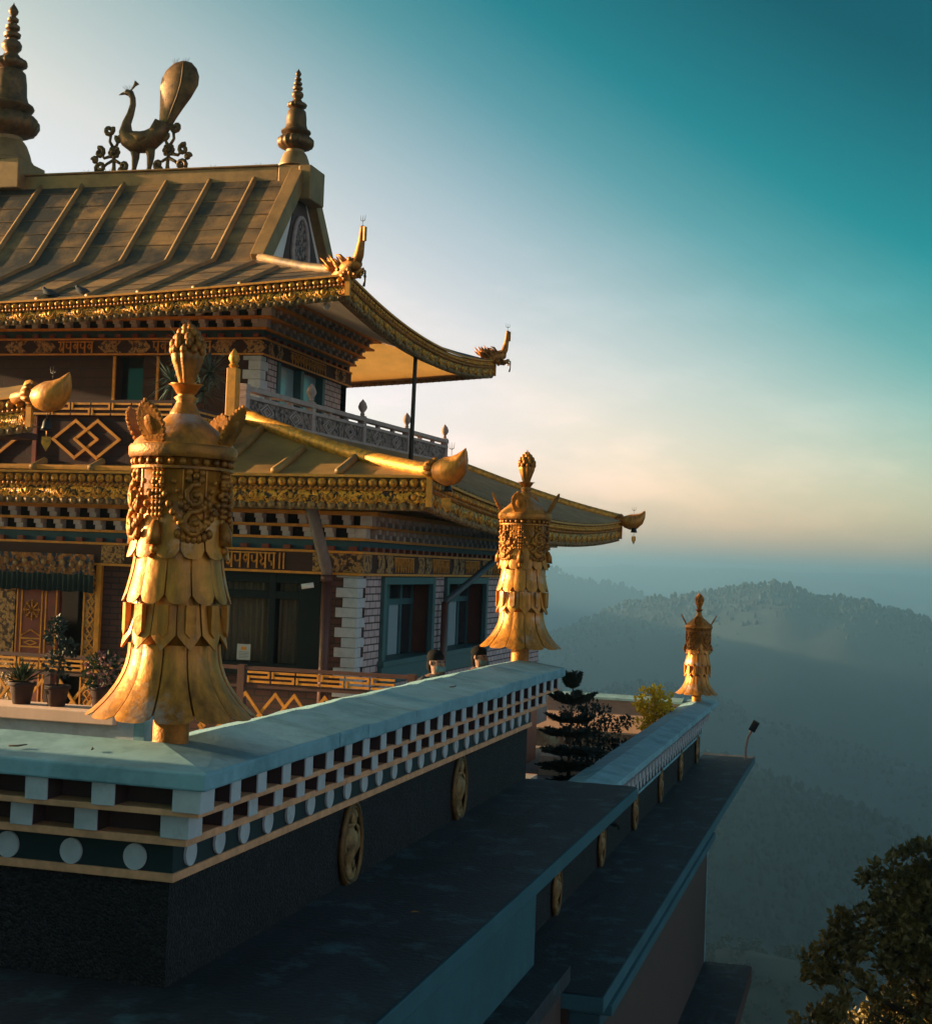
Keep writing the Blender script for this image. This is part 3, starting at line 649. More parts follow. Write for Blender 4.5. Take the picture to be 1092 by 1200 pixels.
# twigs and grit lying on the near cap
for i, (x, y, z, a, L_, lb) in enumerate(((-4.55, 7.22, 1.895, .5, .10, 'forked dry twig lying on the front slope of the pale parapet cap'), (-4.12, 7.28, 1.90, 2.0, .04, 'small dry leaf scrap on the parapet cap left of the big banner'), (-3.55, 12.6, 1.903, 1.2, .10, 'thin dry twig on the long side slope of the parapet cap'))):
    g = MB(); d = Vector((cos(a), sin(a), 0)); c = Vector((x, y, z))
    g.tube([c-d*L_*.5, c, c+d*L_*.5+Vector((0, 0, .008))], [.005, .006, .003], 5); g.tube([c, c+Vector((d.y, -d.x, .1))*L_*.3], [.004, .002], 5)
    o = g.build('twig', M['bark']); tag(o, lb, 'twig', 'litter on the parapet cap')
# ------------------------------------------------------------------ temple
XB, YB, YK = -6.583, 18.431, 29.862      # lower storey: right face, front face, back face
XC = -16.0                               # axis of symmetry
XLB = 2*XC-XB
YM = 24.1
def clear_glass():
    g = bpy.data.materials.new('clear_pane'); g.use_nodes = True; t = g.node_tree; t.nodes.clear()
    o = N(t, 'ShaderNodeOutputMaterial'); a = N(t, 'ShaderNodeBsdfTransparent'); b = N(t, 'ShaderNodeBsdfGlossy'); b.inputs['Roughness'].default_value = .03
    a.inputs[0].default_value = (.82, .88, .88, 1); f = N(t, 'ShaderNodeFresnel'); f.inputs[0].default_value = 1.5; x = N(t, 'ShaderNodeMixShader')
    fm = N(t, 'ShaderNodeMath', operation='MULTIPLY'); fm.inputs[1].default_value = .12; t.links.new(f.outputs[0], fm.inputs[0]); t.links.new(fm.outputs[0], x.inputs[0]); t.links.new(a.outputs[0], x.inputs[1]); t.links.new(b.outputs[0], x.inputs[2]); t.links.new(x.outputs[0], o.inputs[0]); return g
M['clear'] = clear_glass()
T = thing('temple', (XC, YM, .35), 'ornate two-tier temple hall with gilded eaves, dark red walls and brown sheet roofs', 'temple')

def bar(mb, o, u, v, p, q, w, d):
    """flat stroke from p to q (plane coords) of width w standing d proud of plane (o,u,v)"""
    o, u, v = Vector(o), Vector(u), Vector(v); n = u.cross(v).normalized()
    P, Q = o+u*p[0]+v*p[1], o+u*q[0]+v*q[1]; t = (Q-P); L_ = t.length; t.normalize(); s = n.cross(t)
    mb.obox((P+Q)/2+n*d/2, t*(L_/2+w*.5), s*w/2, n*d/2)
def meander(mb, o, u, v, length, h, s, d, unit=None):
    unit = unit or h*1.55; k = int(length/unit)
    for i in range(k):
        x0 = i*unit; x1 = x0+unit*.84; L2 = i % 2
        bar(mb, o, u, v, (x0, h), (x1, h), s, d); bar(mb, o, u, v, (x0, 0), (x1, 0), s, d+.002); bar(mb, o, u, v, (x0, h/2), (x1, h/2), s, d+.004)
        a, b = (x0, x1) if L2 else (x1, x0)
        bar(mb, o, u, v, (a, h), (a, h/2), s, d+.006); bar(mb, o, u, v, (b, h/2), (b, 0), s, d+.006)
def diamond(mb, o, u, v, c, a, b, s, d):
    q = [(c[0]-a, c[1]), (c[0], c[1]+b), (c[0]+a, c[1]), (c[0], c[1]-b)]
    for i in range(4): bar(mb, o, u, v, q[i], q[(i+1) % 4], s, d+.002*(i % 2))

BR = []
def brk(mb, x, y, z, k):
    if k == 0: mb.box(x-.055, x+.055, y, y+.12, z+.037, z+.10); mb.box(x-.055, x+.055, y-.055, y+.12, z+.102, z+.164)
    elif k == 1: mb.box(x-.12, x, y-.05, y+.05, z+.037, z+.10); mb.box(x-.12, x+.055, y-.05, y+.05, z+.102, z+.164)
    else: mb.box(x-.14, x+.03, y-.03, y+.14, z+.037, z+.164)
def place_brackets():
    key = lambda b: (Vector((b[0], b[1], b[2]-3)).length + (8 if b[1] > 21.5 or b[0] < -12.5 else 0))
    order = sorted(BR, key=key); proto = {}
    for x, y, z, k, c in order[:96]:
        if k not in proto:
            m_ = MB(); brk(m_, 0, 0, 0, k); o = m_.build('bracket', M['bracket'], c, local=True); proto[k] = o
        else:
            o = proto[k].copy(); COL.objects.link(o); o.parent = c
        o.location = Vector((x, y, z))-Vector(T.location)
    for c in {b[4].name: b[4] for b in order}.values():
        m_ = MB()
        for b in order[96:]:
            if b[4] == c: brk(m_, *b[:4])
        if m_.v: m_.build('bracket_courses', M['bracket'], c)['kind'] = 'stuff'
def cornice(par, x1, y0, y1, x0, Z, top_rows=1, base=0.0):
    """stepped cornice round front (y0, x0..x1), right (x1, y0..y1). Z: dict of heights"""
    def ring(mb, o, z0, z1, th):
        mb.prism([(x0, y0-o), (x1+o, y0-o), (x1+o, y1+o), (x1+o-th, y1+o), (x1+o-th, y0-o+th), (x0, y0-o+th)], (0, 0, z0), (1, 0, 0), (0, 1, 0), (0, 0, z1-z0))
    c = MB(); ring(c, .04, Z['b0'], Z['b1'], .2); c = c.build('cornice', M['blue'], par)
    den = MB(); x = x1-.05
    while x > x0:
        den.box(x-.05, x+.05, y0-.11, y0-.042, Z['b0']+.004, Z['b0']+.06); x -= .315
    y = y0+.1
    while y < y1:
        den.box(x1+.042, x1+.11, y-.05, y+.05, Z['b0']+.004, Z['b0']+.06); y += .315
    den.build('dentils', M['red'], c)
    z = Z['b1']; o = .12
    for r in range(top_rows+1):
        g = MB(); ring(g, o+.02, z, z+.035, .3); g.build('gold_strip', M['gold_paint'], c)
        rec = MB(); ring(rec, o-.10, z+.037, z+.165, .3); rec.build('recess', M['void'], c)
        x = x1+o-.02-(.0 if r % 2 else .16)
        while x > x0: BR.append((x, y0-o, z, 0, c)); x -= .315
        y = y0-o+.02+(.315 if r % 2 else .47)
        while y < y1+o: BR.append((x1+o, y, z, 1, c)); y += .315
        BR.append((x1+o, y0-o, z, 2, c))
        z += .166; o += .13
    g = MB(); ring(g, o+.0, z, z+.05, .4); g.build('gold_strip', M['gold_paint'], c)
    return z, o

def eave(par, x1, yf, yb, x0, zb, H, name='eave_fascia', pitch=.135, back=True):
    """gilded fascia hung along the eave. zb(side, s) -> bottom height; side 0 front, 1 right, 2 back"""
    fa = MB()
    def P(side, s, out, up):
        if side == 0: return Vector((s, yf-out, zb(0, s)+up))
        if side == 1: return Vector((x1+out, s, zb(1, s)+up))
        return Vector((s, yb+out, zb(2, s)+up))
    sides = [(0, x0, x1), (1, yf, yb)] + ([(2, x0, x1)] if back else [])
    for side, a, b in sides:
        nu = 36
        fa.grid(lambda u, v: P(side, a+(b-a)*u, -.05 if v < .5 else -.05, H*v), nu, 2, False)
        fa.grid(lambda u, v: P(side, a+(b-a)*u, -.05-.20*v, H), nu, 1, False)
        fa.grid(lambda u, v: P(side, a+(b-a)*u, -.05-.20*v, .08), nu, 1, False)
    fa = fa.build(name, M['gold_dull'], par)
    scr = MB(); lot = MB(); bead = MB(); fr = MB(); bos = MB(); strip = MB()
    for side, a, b in sides:
        A = Vector((1, 0, 0)) if side != 1 else Vector((0, 1, 0)); O = Vector((0, -1, 0)) if side == 0 else (Vector((1, 0, 0)) if side == 1 else Vector((0, 1, 0))); Zv = Vector((0, 0, 1))
        scr.grid(lambda u, v: P(side, a+(b-a)*u, -.02+.02*sin(v*pi), H*(.17+.40*v)), 60, 4, True)
        strip.grid(lambda u, v: P(side, a+(b-a)*u, (.0, .012, .012, .0)[int(round(v*3))], H*.575+(0, 0, .022, .022)[int(round(v*3))]), 40, 3, False)
        strip.grid(lambda u, v: P(side, a+(b-a)*u, (.0, .03, .03, .0)[int(round(v*3))], H*.965+(0, 0, .03, .03)[int(round(v*3))]), 40, 3, False)
        s = a+pitch*.5; i = 0
        while s < b-.02:
            lot.ball(P(side, s, -.01, H*.81), (pitch*.46, .030, H*.145), 8, 5, (A, O, Zv)); lot.ball(P(side, s, .022, H*.78), (pitch*.24, .03, H*.085), 6, 4, (A, O, Zv))
            for q in (0, .5): bead.ball(P(side, s+pitch*q, .01, H*.635), (.027, .027, .027), 6, 4, (A, O, Zv))
            fr.ball(P(side, s, -.03, .055), (pitch*.44, .03, .06), 8, 4, (A, O, Zv)); fr.ball(P(side, s, -.012, .045), (pitch*.2, .025, .03), 6, 4, (A, O, Zv))
            if i % 4 == 2:
                c = P(side, s, .0, H*.40)
                bos.ball(c, (.04, .03, .045), 6, 4, (A, O, Zv))
                bos.tube([c+A*(.075*cos(q))+Zv*(.08*sin(q)+.015)+O*.012 for q in [pi+k*pi/7 for k in range(8)]], .013, 5)
                bos.tube([c+A*(.105*cos(q))+Zv*(.105*sin(q)+.02)+O*.006 for q in [pi+k*pi/7 for k in range(8)]], .009, 5)
            cc = P(side, s+pitch*.25, .0, H*.30)
            bos.tube([cc+A*(.030*cos(q)*(1-k_*.1))+Zv*(.034*sin(q)*(1-k_*.1))+O*.012 for k_, q in enumerate([j*pi/3*(1 if i % 2 else -1) for j in range(6)])], .0075, 4)
            s += pitch; i += 1
    scr.build('scroll_band', M['scroll_gold'], fa); lot.build('lotus_row', M['gold_fascia'], fa); bead.build('bead_row', M['gold'], fa)
    fr.build('fringe', M['gold_dull'], fa); bos.build('scroll_relief', M['gold_fascia'], fa); strip.build('edge_strip', M['gold_paint'], fa)
    # upright end strips at the corners
    e = MB()
    for y in (yf,) + ((yb,) if back else ()):
        z = zb(0, x1); s = -1 if y == yf else 1
        e.box(x1-.03, x1+.045, min(y, y+s*.045), max(y, y+s*.045), z+.05, z+H*1.02)
    e.build('corner_strip', M['gold_paint'], fa)
    return fa

# ---------------- lower storey walls
w = MB()
for a, b in ((XLB, -12.3), (-10.38, -9.75), (-7.0, XB)): w.box(a, b, YB, YB+.35, .35, 2.80)
w.box(-9.75, -7.0, YB, YB+.35, .35, 1.46)
w.build('front_wall', M['brick_front'], T)
w = MB()
for a, b in ((YB+.352, 19.43), (21.95, 22.605), (25.265, YK)): w.box(XB-.35, XB, a, b, -1.1 if b == YK else .35, 2.80)
w.box(XB-.35, XB, 19.43, 21.95, .35, 1.3); w.box(XB-.35, XB, 22.605, 25.265, .35, 1.3)
w.build('side_wall', M['brick_side'], T)
w = MB(); w.box(XB-.34, XB+.012, 18.37, YK+.01, -1.1, .36); w.build('plinth', M['terracotta'], T)
w = MB(); w.box(XLB, XB-.352, YK-.3, YK, -1.1, 2.8); w.box(XLB, XLB+.3, YB, YK-.3, .35, 2.8); w.build('rear_wall', M['brick_front'], T)
w = MB(); w.box(XLB+.5, XB-.9, YB+1.1, YK-.5, .36, 3.0); w.build('dark_interior_block', M['void'], T)  # solid near-black block in place of the unlit interior
q = MB(); z = .36; i = 0
while z < 2.79:
    L_, Wd = ((.29, .19), (.19, .30))[i % 2]
    q.box(XB-L_, XB+.022, YB-.022, YB+Wd, z, min(z+.128, 2.798)); z += .134; i += 1
q.build('corner_quoins', M['white'], T, bevel=.006)
# frieze
fz = MB(); fz.prism([(XLB, YB-.08), (XB+.08, YB-.08), (XB+.08, YK+.05), (XB-.3, YK+.05), (XB-.3, YB+.3), (XLB, YB+.3)], (0, 0, 2.80), (1, 0, 0), (0, 1, 0), (0, 0, .33))
fz = fz.build('frieze', M['darkred'], T)
g = MB()
for z0, z1, o in ((2.802, 2.835, .10), (3.095, 3.128, .10)):
    g.prism([(XLB, YB-o), (XB+o, YB-o), (XB+o, YK+.06), (XB+o-.05, YK+.06), (XB+o-.05, YB-o+.05), (XLB, YB-o+.05)], (0, 0, z0), (1, 0, 0), (0, 1, 0), (0, 0, z1-z0))
g.build('gold_strip', M['gold_paint'], fz)
for bx_ in ((-7.20, XB+.092, YB-.092, YB-.082), (XB+.082, XB+.092, YB-.08, YB+.30), (-10.38, -10.02, YB-.092, YB-.082)):
    g = MB(); g.box(*bx_, 2.84, 3.09); g.build('scroll_panel', M['frieze_scroll'], fz)
for y in (18.95, 20.85, 22.75, 24.65, 26.55, 28.45):
    for k in range(2):
        yy = y+.38*k
        g = MB(); g.prism([(0, .0), (.30, .0), (.36, .125), (.30, .25), (0, .25), (.09, .125)], (XB+.082, yy, 2.84), (0, 1, 0), (0, 0, 1), (.012, 0, 0)); g.build('scroll_panel', M['frieze_scroll'], fz)
# gold lettering in the frieze: brush-like upright letters hung from a head stroke
def letters(mb, o, u, v, n, wd, h, seed, d=.012):
    rn = random.Random(seed); x = 0
    for i in range(n):
        s = wd*.16; k = rn.randrange(6)
        bar(mb, o, u, v, (x, h), (x+wd*.82, h), s*.9, d)
        bar(mb, o, u, v, (x+wd*.70, h), (x+wd*.70, 0), s*1.15, d+.002)
        pts = {0: [(.1, .78), (.12, .45), (.38, .36), (.66, .5)], 1: [(.35, .95), (.1, .62), (.36, .38), (.62, .62), (.36, .92)], 2: [(.1, .9), (.34, .62), (.1, .4), (.3, .18), (.6, .3)],
               3: [(.12, .95), (.12, .45), (.45, .45), (.45, .2)], 4: [(.1, .55), (.35, .8), (.6, .55), (.35, .3), (.1, .55)], 5: [(.28, .98), (.28, .5), (.08, .32), (.32, .12), (.6, .42)]}[k]
        for a, b in zip(pts, pts[1:]): bar(mb, o, u, v, (x+a[0]*wd, a[1]*h), (x+b[0]*wd, b[1]*h), s, d+.004)
        x += wd
g = MB(); letters(g, (-9.85, YB-.081, 2.865), (1, 0, 0), (0, 0, 1), 17, .125, .20, 5)
bar(g, (-9.85, YB-.081, 2.865), (1, 0, 0), (0, 0, 1), (2.17, 0), (2.17, .2), .02, .014); bar(g, (-9.85, YB-.081, 2.865), (1, 0, 0), (0, 0, 1), (2.23, 0), (2.23, .2), .02, .014)
g.build('lettering', M['gold_paint'], fz)
for y in (19.85, 21.75, 23.65, 25.55, 27.45):
    g = MB(); letters(g, (XB+.081, y-.12, 2.865), (0, 1, 0), (0, 0, 1), 8, .118, .20, int(y*7)); g.build('lettering', M['gold_paint'], fz)
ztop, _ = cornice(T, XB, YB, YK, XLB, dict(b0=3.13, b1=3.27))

# ---------------- side windows
def side_window(y0, y1, gilt_refl):
    f = MB(); X = XB
    for a, b in ((y0-.002, y0+.13), (y1-.13, y1+.002)): f.box(X-.02, X+.06, a, b, 1.30, 2.79)
    f.box(X-.02, X+.06, y0+.13, y1-.13, 2.68, 2.79)
    f.box(X-.30, X+.10, y0-.05, y1+.05, 1.52, 1.60); f.box(X+.002, X+.07, y0-.03, y1+.03, 1.27, 1.518)
    for a, b in ((y0+.001, y0+.03), (y1-.03, y1-.001)): f.box(X-.345, X-.021, a, b, 1.6, 2.79)
    f.box(X-.345, X-.021, y0+.03, y1-.03, 2.76, 2.795)
    f = f.build('window', M['tealframe'], T, bevel=.006)
    rv = MB(); rv.box(X-.338, X-.065, y1-.036, y1-.0305, 1.605, 2.757); rv.build('reveal', M['pipe'], f)
    s = MB(); xs_ = X-.33; n = 4; wd = (y1-y0-.06)/n
    for k in range(n+1): s.box(xs_-.03, xs_+.03, y0+.03+k*wd-.045, y0+.03+k*wd+.045, 1.6, 2.76)
    s.box(xs_-.028, xs_+.035, y0+.03, y1-.03, 2.36, 2.45); s.build('sash', M['tealframe'], f)
    for k in range(n):
        a, b = y0+.075+k*wd, y0+.03+(k+1)*wd-.045
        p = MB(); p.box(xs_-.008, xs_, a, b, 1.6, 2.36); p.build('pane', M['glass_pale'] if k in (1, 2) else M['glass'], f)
        p = MB(); p.box(xs_-.008, xs_, a, b, 2.45, 2.76); p.build('pane', M['glass'], f)
    if gilt_refl:  # gilt shapes modelled to stand for a reflection in the pane
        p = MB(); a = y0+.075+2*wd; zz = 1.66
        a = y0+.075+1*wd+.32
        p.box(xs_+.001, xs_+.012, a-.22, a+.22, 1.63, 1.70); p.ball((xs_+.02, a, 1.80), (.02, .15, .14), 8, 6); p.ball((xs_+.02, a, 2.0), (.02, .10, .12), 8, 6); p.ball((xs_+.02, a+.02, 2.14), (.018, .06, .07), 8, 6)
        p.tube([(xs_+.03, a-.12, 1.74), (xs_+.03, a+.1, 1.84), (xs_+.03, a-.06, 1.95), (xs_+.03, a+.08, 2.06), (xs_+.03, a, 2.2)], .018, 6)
        p.build('gilt_reflection_shape', M['gold_fascia'], f)
    return f
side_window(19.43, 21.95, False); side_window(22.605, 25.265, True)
# ---------------- front window
f = MB(); y = YB+.02
for a, b in ((-9.75, -9.62), (-8.75, -8.60), (-7.86, -7.76), (-7.42, -7.0)): f.box(a, b, y, y+.12, 1.46, 2.80)
for a, b in ((1.46, 1.56), (2.44, 2.545), (2.66, 2.80)):
    for c, d in ((-9.62, -8.75), (-8.60, -7.86), (-7.76, -7.42)): f.box(c, d, y+.003, y+.115, a, b)
f.box(-9.8, -6.95, y-.10, y-.002, 1.40, 1.475)
f = f.build('window', M['darkframe'], T, bevel=.006)
for c, d in ((-9.62, -8.75), (-8.60, -7.86), (-7.76, -7.42)):
    for a, b in ((1.56, 2.44), (2.545, 2.66)):
        p = MB(); p.box(c, d, y+.06, y+.066, a, b); p.build('pane', M['clear'], f)
        cu = MB(); cu.grid(lambda u, v: (c+(d-c)*u, y+.16+.018*sin(u*(d-c)*70), a+(b-a)*v), 50, 1); cu.build('curtain', M['curtain'], f)
no = MB(); no.box(-8.32, -8.12, y+.048, y+.0575, 1.585, 1.80); no.box(-8.315, -8.125, y+.046, y+.0478, 1.59, 1.60); no = no.build('notice', M['paper'], f)
g = MB(); g.box(-8.26, -8.18, y+.0455, y+.0475, 1.72, 1.765); g.build('yellow_mark', M['gold_paint'], no)
g = MB()
for k in range(5): g.box(-8.29, -8.16+.02*(k % 2), y+.0462, y+.0475, 1.61+.02*k, 1.615+.02*k)
g.build('text_lines', M['pipeteal'], no)
# ---------------- doorway with painted leaf and valance
d = MB(); d.box(-10.44, -10.38, YB-.06, YB+.1, .35, 2.99); d.box(-12.4, -10.44, YB-.06, YB+.1, 2.955, 2.99); d = d.build('door_frame', M['gold_paint'], T, bevel=.005)
j = MB(); j.box(-10.63, -10.442, YB-.03, YB+.08, .35, 2.72); j = j.build('jamb', M['frieze_scroll'], d)
g = MB(); g.box(-10.66, -10.635, YB-.04, YB+.06, .35, 2.72); g.box(-10.468, -10.444, YB-.05, YB-.032, .35, 2.9)
for k in range(16):
    zc = .6+.13*k; diamond(g, (-10.535, YB-.031, 0), (1, 0, 0), (0, 0, 1), (0, zc), .05, .06, .016, .008)
g.build('gilt_edge', M['gold_paint'], d)
l = MB(); l.box(-11.75, -11.06, YB-.0, YB+.07, .35, 2.75); l = l.build('door', M['red'], T)
g = MB(); u, v, O = (1, 0, 0), (0, 0, 1), (-11.49, YB-.001, 2.13)
rim = [(.105*cos(2*pi*k/24), .115*sin(2*pi*k/24)) for k in range(24)]
for k in range(24): bar(g, O, u, v, rim[k], rim[(k+1) % 24], .026, .012)
for k in range(8):
    q_ = 2*pi*k/8; bar(g, O, u, v, (.03*cos(q_), .03*sin(q_)), (.11*cos(q_), .12*sin(q_)), .014, .014); g.ball((O[0]+.128*cos(q_), O[1]-.006, O[2]+.138*sin(q_)), .014, 6, 4)
for k in range(8): bar(g, O, u, v, (.03*cos(pi*k/4), .03*sin(pi*k/4)), (.03*cos(pi*(k+1)/4), .03*sin(pi*(k+1)/4)), .02, .016)
g.build('wheel_emblem', M['gold_paint'], l)
g = MB()
for x in (-11.735, -11.66, -11.335, -11.27, -11.10): bar(g, (x, YB-.001, 0), u, v, (0, .4), (0, 2.7), .022, .008)
for z in (1.72, 1.60, 1.45, 1.32): bar(g, (0, YB-.001, z), u, v, (-11.66, 0), (-11.335, 0), .022, .010)
diamond(g, (-11.49, YB-.001, 1.66), u, v, (0, 0), .10, .035, .014, .008)
for s in (-1, 1):
    for k in range(4): bar(g, (-11.49+s*(.15-.035*k), YB-.001, 1.76+.02*k), u, v, (0, 0), (-s*.035, .02), .018, .010)
g.build('panel_lines', M['gold_paint'], l)
g = MB(); g.box(-12.3, -11.78, YB+.01, YB+.08, .35, 2.75); g.box(-12.22, -12.19, YB, YB+.012, .35, 2.75); g.build('door', M['frieze_scroll'], T)
g = MB(); g.box(-11.05, -10.66, YB+.5, YB+.55, .35, 2.9); g.build('doorway_shade_sheet', M['void'], T)  # near-black sheet stands in for the shade inside the open doorway
va = MB(); va.grid(lambda u_, v_: (-12.4+1.93*u_, YB-.12-.015*sin(u_*60), 2.66+.29*v_), 80, 2); va = va.build('valance', M['fabric_print'], T)
pl_ = MB(); pl_.grid(lambda u_, v_: (-12.4+1.95*u_, YB-.16-.03*sin(u_*150)*(1.2-v_), 2.42+.245*v_+.01*sin(u_*37)), 240, 2); pl_.build('pleats', M['greencloth'], va)
g = MB()
for k in range(13): g.ball((-12.3+.15*k, YB-.15, 2.80+.03*(k % 2)), (.05, .02, .05), 8, 5); g.ball((-12.25+.15*k, YB-.155, 2.72), (.03, .02, .03), 6, 4)
g.build('rosettes', M['gold_dull'], va)

# ---------------- lower eave and roof
XE, YF, YQ = -5.2, 17.05, 31.4
def zlow(side, s):
    if side == 1:
        t = (s-YF)/(YQ-YF); return 3.645-.26*(1-abs(2*t-1)**2.0)
    return 3.645-.04*(1-min(1, abs((s-XC)/(XE-XC)))**2)
HL = .42
eave(T, XE, YF, YQ, 2*XC-XE, zlow, HL, 'lower_eave')
BX, BY0, BY1 = -8.6, 18.93, 29.25        # balcony line on top of the lower roof
def zbal(y): return 4.96+(y-18.9)*.0175
rf = MB()
def rslope(u, v):
    ye = YF+(YQ-YF)*u; yt = BY0+(BY1-BY0)*u; z0 = zlow(1, ye)+HL+.015; z1 = zbal(yt)
    return (XE+.03+(BX-XE-.03)*v, ye+(yt-ye)*v, z0+(z1-z0)*v-.10*sin(pi*v)*(1-v*.5))
def fslope(u, v):
    xe = (2*XC-XE)+(XE-(2*XC-XE))*u; xt = (2*XC-BX)+(BX-(2*XC-BX))*u; z0 = zlow(0, xe)+HL+.015
    return (xe+(xt-xe)*v, YF-.03+(BY0-YF+.03)*v, z0+(4.96-z0)*v-.07*sin(pi*v))
rf.grid(fslope, 60, 8, True)
rf = rf.build('lower_roof', M['lower_roof'], T)
rb = MB(); rb.grid(rslope, 40, 8, True); rb.grid(lambda u, v: (lambda p: (p[0], YF+YQ-p[1], p[2]))(fslope(u, v)), 40, 6, True)
rb = rb.build('side_slope', M['brown_roof'], rf)
r = MB()
for k in range(70):
    u = (k+.5)/70; r.tube([Vector(rslope(u, v/6))+Vector((0, 0, .012)) for v in range(7)], .020, 5, False)
r.build('corrugations', M['brown_roof'], rf)
r = MB()
for k in range(26):
    u = 1-(.055+.04*k); xs_ = fslope(u, 0)[0]
    pts = []
    for v in range(7):
        # straight up the slope at constant x
        vv = v/6*.98; lo, hi = 0, 1
        for _ in range(30):
            mid = (lo+hi)/2
            if fslope(mid, vv)[0] < xs_: lo = mid
            else: hi = mid
        p = Vector(fslope(lo, vv))
        if abs(p.x-xs_) < .03: pts.append(p+Vector((0, 0, .03)))
    if len(pts) > 1: r.tube(pts, .055, 8)
r.build('ribs', M['lower_roof'], rf)
h = MB(); pts = [Vector(rslope(0, v/10))+Vector((0, 0, .05)) for v in range(-1, 11)]
h.tube(pts, [.10]*11+[.13], 10); h.build('hip_ridge', M['gold_fascia'], rf)
h = MB(); h.tube([Vector(rslope(1, v/10))+Vector((0, 0, .05)) for v in range(11)], .10, 10); h.build('hip_ridge', M['gold_fascia'], rf)
so = MB(); so.grid(lambda u, v: (XB+.4+(XE-.2-XB-.4)*v, YB-.4+(YF+.2-YB+.4)*v+((YK+.4-(YB-.4))+((YQ-.2-YK-.4)-(YF+.2-YB+.4))*v)*u, 3.72+(zlow(1, YF+(YQ-YF)*u)+.06-3.72)*v), 20, 2)
so.grid(lambda u, v: (XLB+(XB+.4-XLB+(XE-.2-XB-.4)*v)*u, YB-.4+(YF+.2-YB+.4)*v, 3.72+(3.70-3.72)*v), 20, 2)
so.build('soffit', M['darkred'], rf)
g = MB(); g.box(XLB, -8.75, YF-.02, 17.26, 4.065, 4.125); g.build('balcony_base_strip', M['gold_paint'], T)
# roof deck behind the railings, base of the upper storey
g = MB(); g.box(2*XC-BX, BX+.05, BY0, BY1, 4.3, 4.95); g.build('upper_deck', M['brown_roof'], T)

# ---------------- upper storey
XU, YU, YV = -9.7, 22.0, 26.1; XUL = 2*XC-XU
w = MB()
for a, b in ((XUL, -12.32), (-11.82, XU)): w.box(a, b, YU, YU+.3, 4.95, 6.32)
w.box(-12.32, -11.82, YU, YU+.3, 4.95, 5.3)
w.build('upper_front_wall', M['boards'], T)
w = MB(); w.box(-12.318, -11.822, YU+.2, YU+.24, 5.3, 6.318); w.build('upper_window', M['glass'], T)
w = MB(); w.box(-11.56, -11.52, YU-.04, YU-.002, 4.95, 6.31); w.box(-12.38, -12.33, YU-.03, YU-.002, 4.95, 6.31); w.box(-10.9, -10.86, YU-.04, YU-.002, 4.95, 6.31); w.build('gold_upright', M['gold_paint'], T)
w = MB(); w.box(XU-.3, XU, YU+.302, 22.7, 4.95, 6.32); w.box(XU-.3, XU, 24.9, YV, 4.95, 6.32); w.box(XU-.3, XU, 22.7, 24.9, 4.95, 5.25); w.build('upper_side_wall', M['brick_side'], T)
w = MB()
for a, b in ((22.7, 22.82), (23.72, 23.86), (24.78, 24.9)): w.box(XU-.16, XU+.03, a, b, 5.25, 6.31)
w.box(XU-.16, XU+.03, 22.82, 23.72, 5.25, 5.35); w.box(XU-.16, XU+.03, 23.86, 24.78, 5.25, 5.35)
w = w.build('upper_window', M['tealframe'], T)
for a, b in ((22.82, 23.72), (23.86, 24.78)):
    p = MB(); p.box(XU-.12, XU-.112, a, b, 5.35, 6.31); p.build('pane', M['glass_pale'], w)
w = MB(); w.box(XUL, XU, YV-.3, YV, 4.95, 6.32); w.build('upper_rear_wall', M['boards'], T)
q = MB(); z = 5.0; i = 0
while z < 6.3:
    L_, Wd = ((.30, .20), (.20, .30))[i % 2]; q.box(XU-L_, XU+.02, YU-.02, YU+Wd, z, min(z+.15, 6.318)); z += .156; i += 1
q.build('upper_quoins', M['white'], T, bevel=.005)
fz = MB(); fz.prism([(XUL, YU-.07), (XU+.07, YU-.07), (XU+.07, YV+.05), (XU-.25, YV+.05), (XU-.25, YU+.25), (XUL, YU+.25)], (0, 0, 6.32), (1, 0, 0), (0, 1, 0), (0, 0, .29)); fz = fz.build('upper_frieze', M['darkred'], T)
g = MB()
for z0, z1 in ((6.322, 6.352), (6.58, 6.612)): g.prism([(XUL, YU-.09), (XU+.09, YU-.09), (XU+.09, YV+.06), (XU+.04, YV+.06), (XU+.04, YU-.04), (XUL, YU-.04)], (0, 0, z0), (1, 0, 0), (0, 1, 0), (0, 0, z1-z0))
g.build('gold_strip', M['gold_paint'], fz)
for x in (-10.05, -12.15, -13.95, -16.1):
    for q_ in (-1, 1):
        g = MB(); g.prism([(0, 0), (q_*.32, 0), (q_*.44, .105), (q_*.32, .21), (0, .21), (q_*.1, .105)][::q_], (x+q_*.06, YU-.071, 6.36), (1, 0, 0), (0, 0, 1), (0, -.012, 0)); g.build('scroll_panel', M['frieze_scroll'], fz)
for y in (22.45, 25.55):
    for q_ in (-1, 1):
        g = MB(); g.prism([(0, 0), (q_*.22, 0), (q_*.30, .105), (q_*.22, .21), (0, .21), (q_*.1, .105)][::q_], (XU+.071, y+q_*.03, 6.36), (0, 1, 0), (0, 0, 1), (.012, 0, 0)); g.build('scroll_panel', M['frieze_scroll'], fz)
g = MB(); letters(g, (-11.62, YU-.071, 6.375), (1, 0, 0), (0, 0, 1), 8, .135, .175, 9); letters(g, (-13.4, YU-.071, 6.375), (1, 0, 0), (0, 0, 1), 5, .135, .175, 19)
letters(g, (XU+.071, 23.1, 6.375), (0, 1, 0), (0, 0, 1), 13, .13, .175, 29)
g.build('lettering', M['gold_paint'], fz)
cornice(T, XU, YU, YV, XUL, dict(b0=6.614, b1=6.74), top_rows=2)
place_brackets()
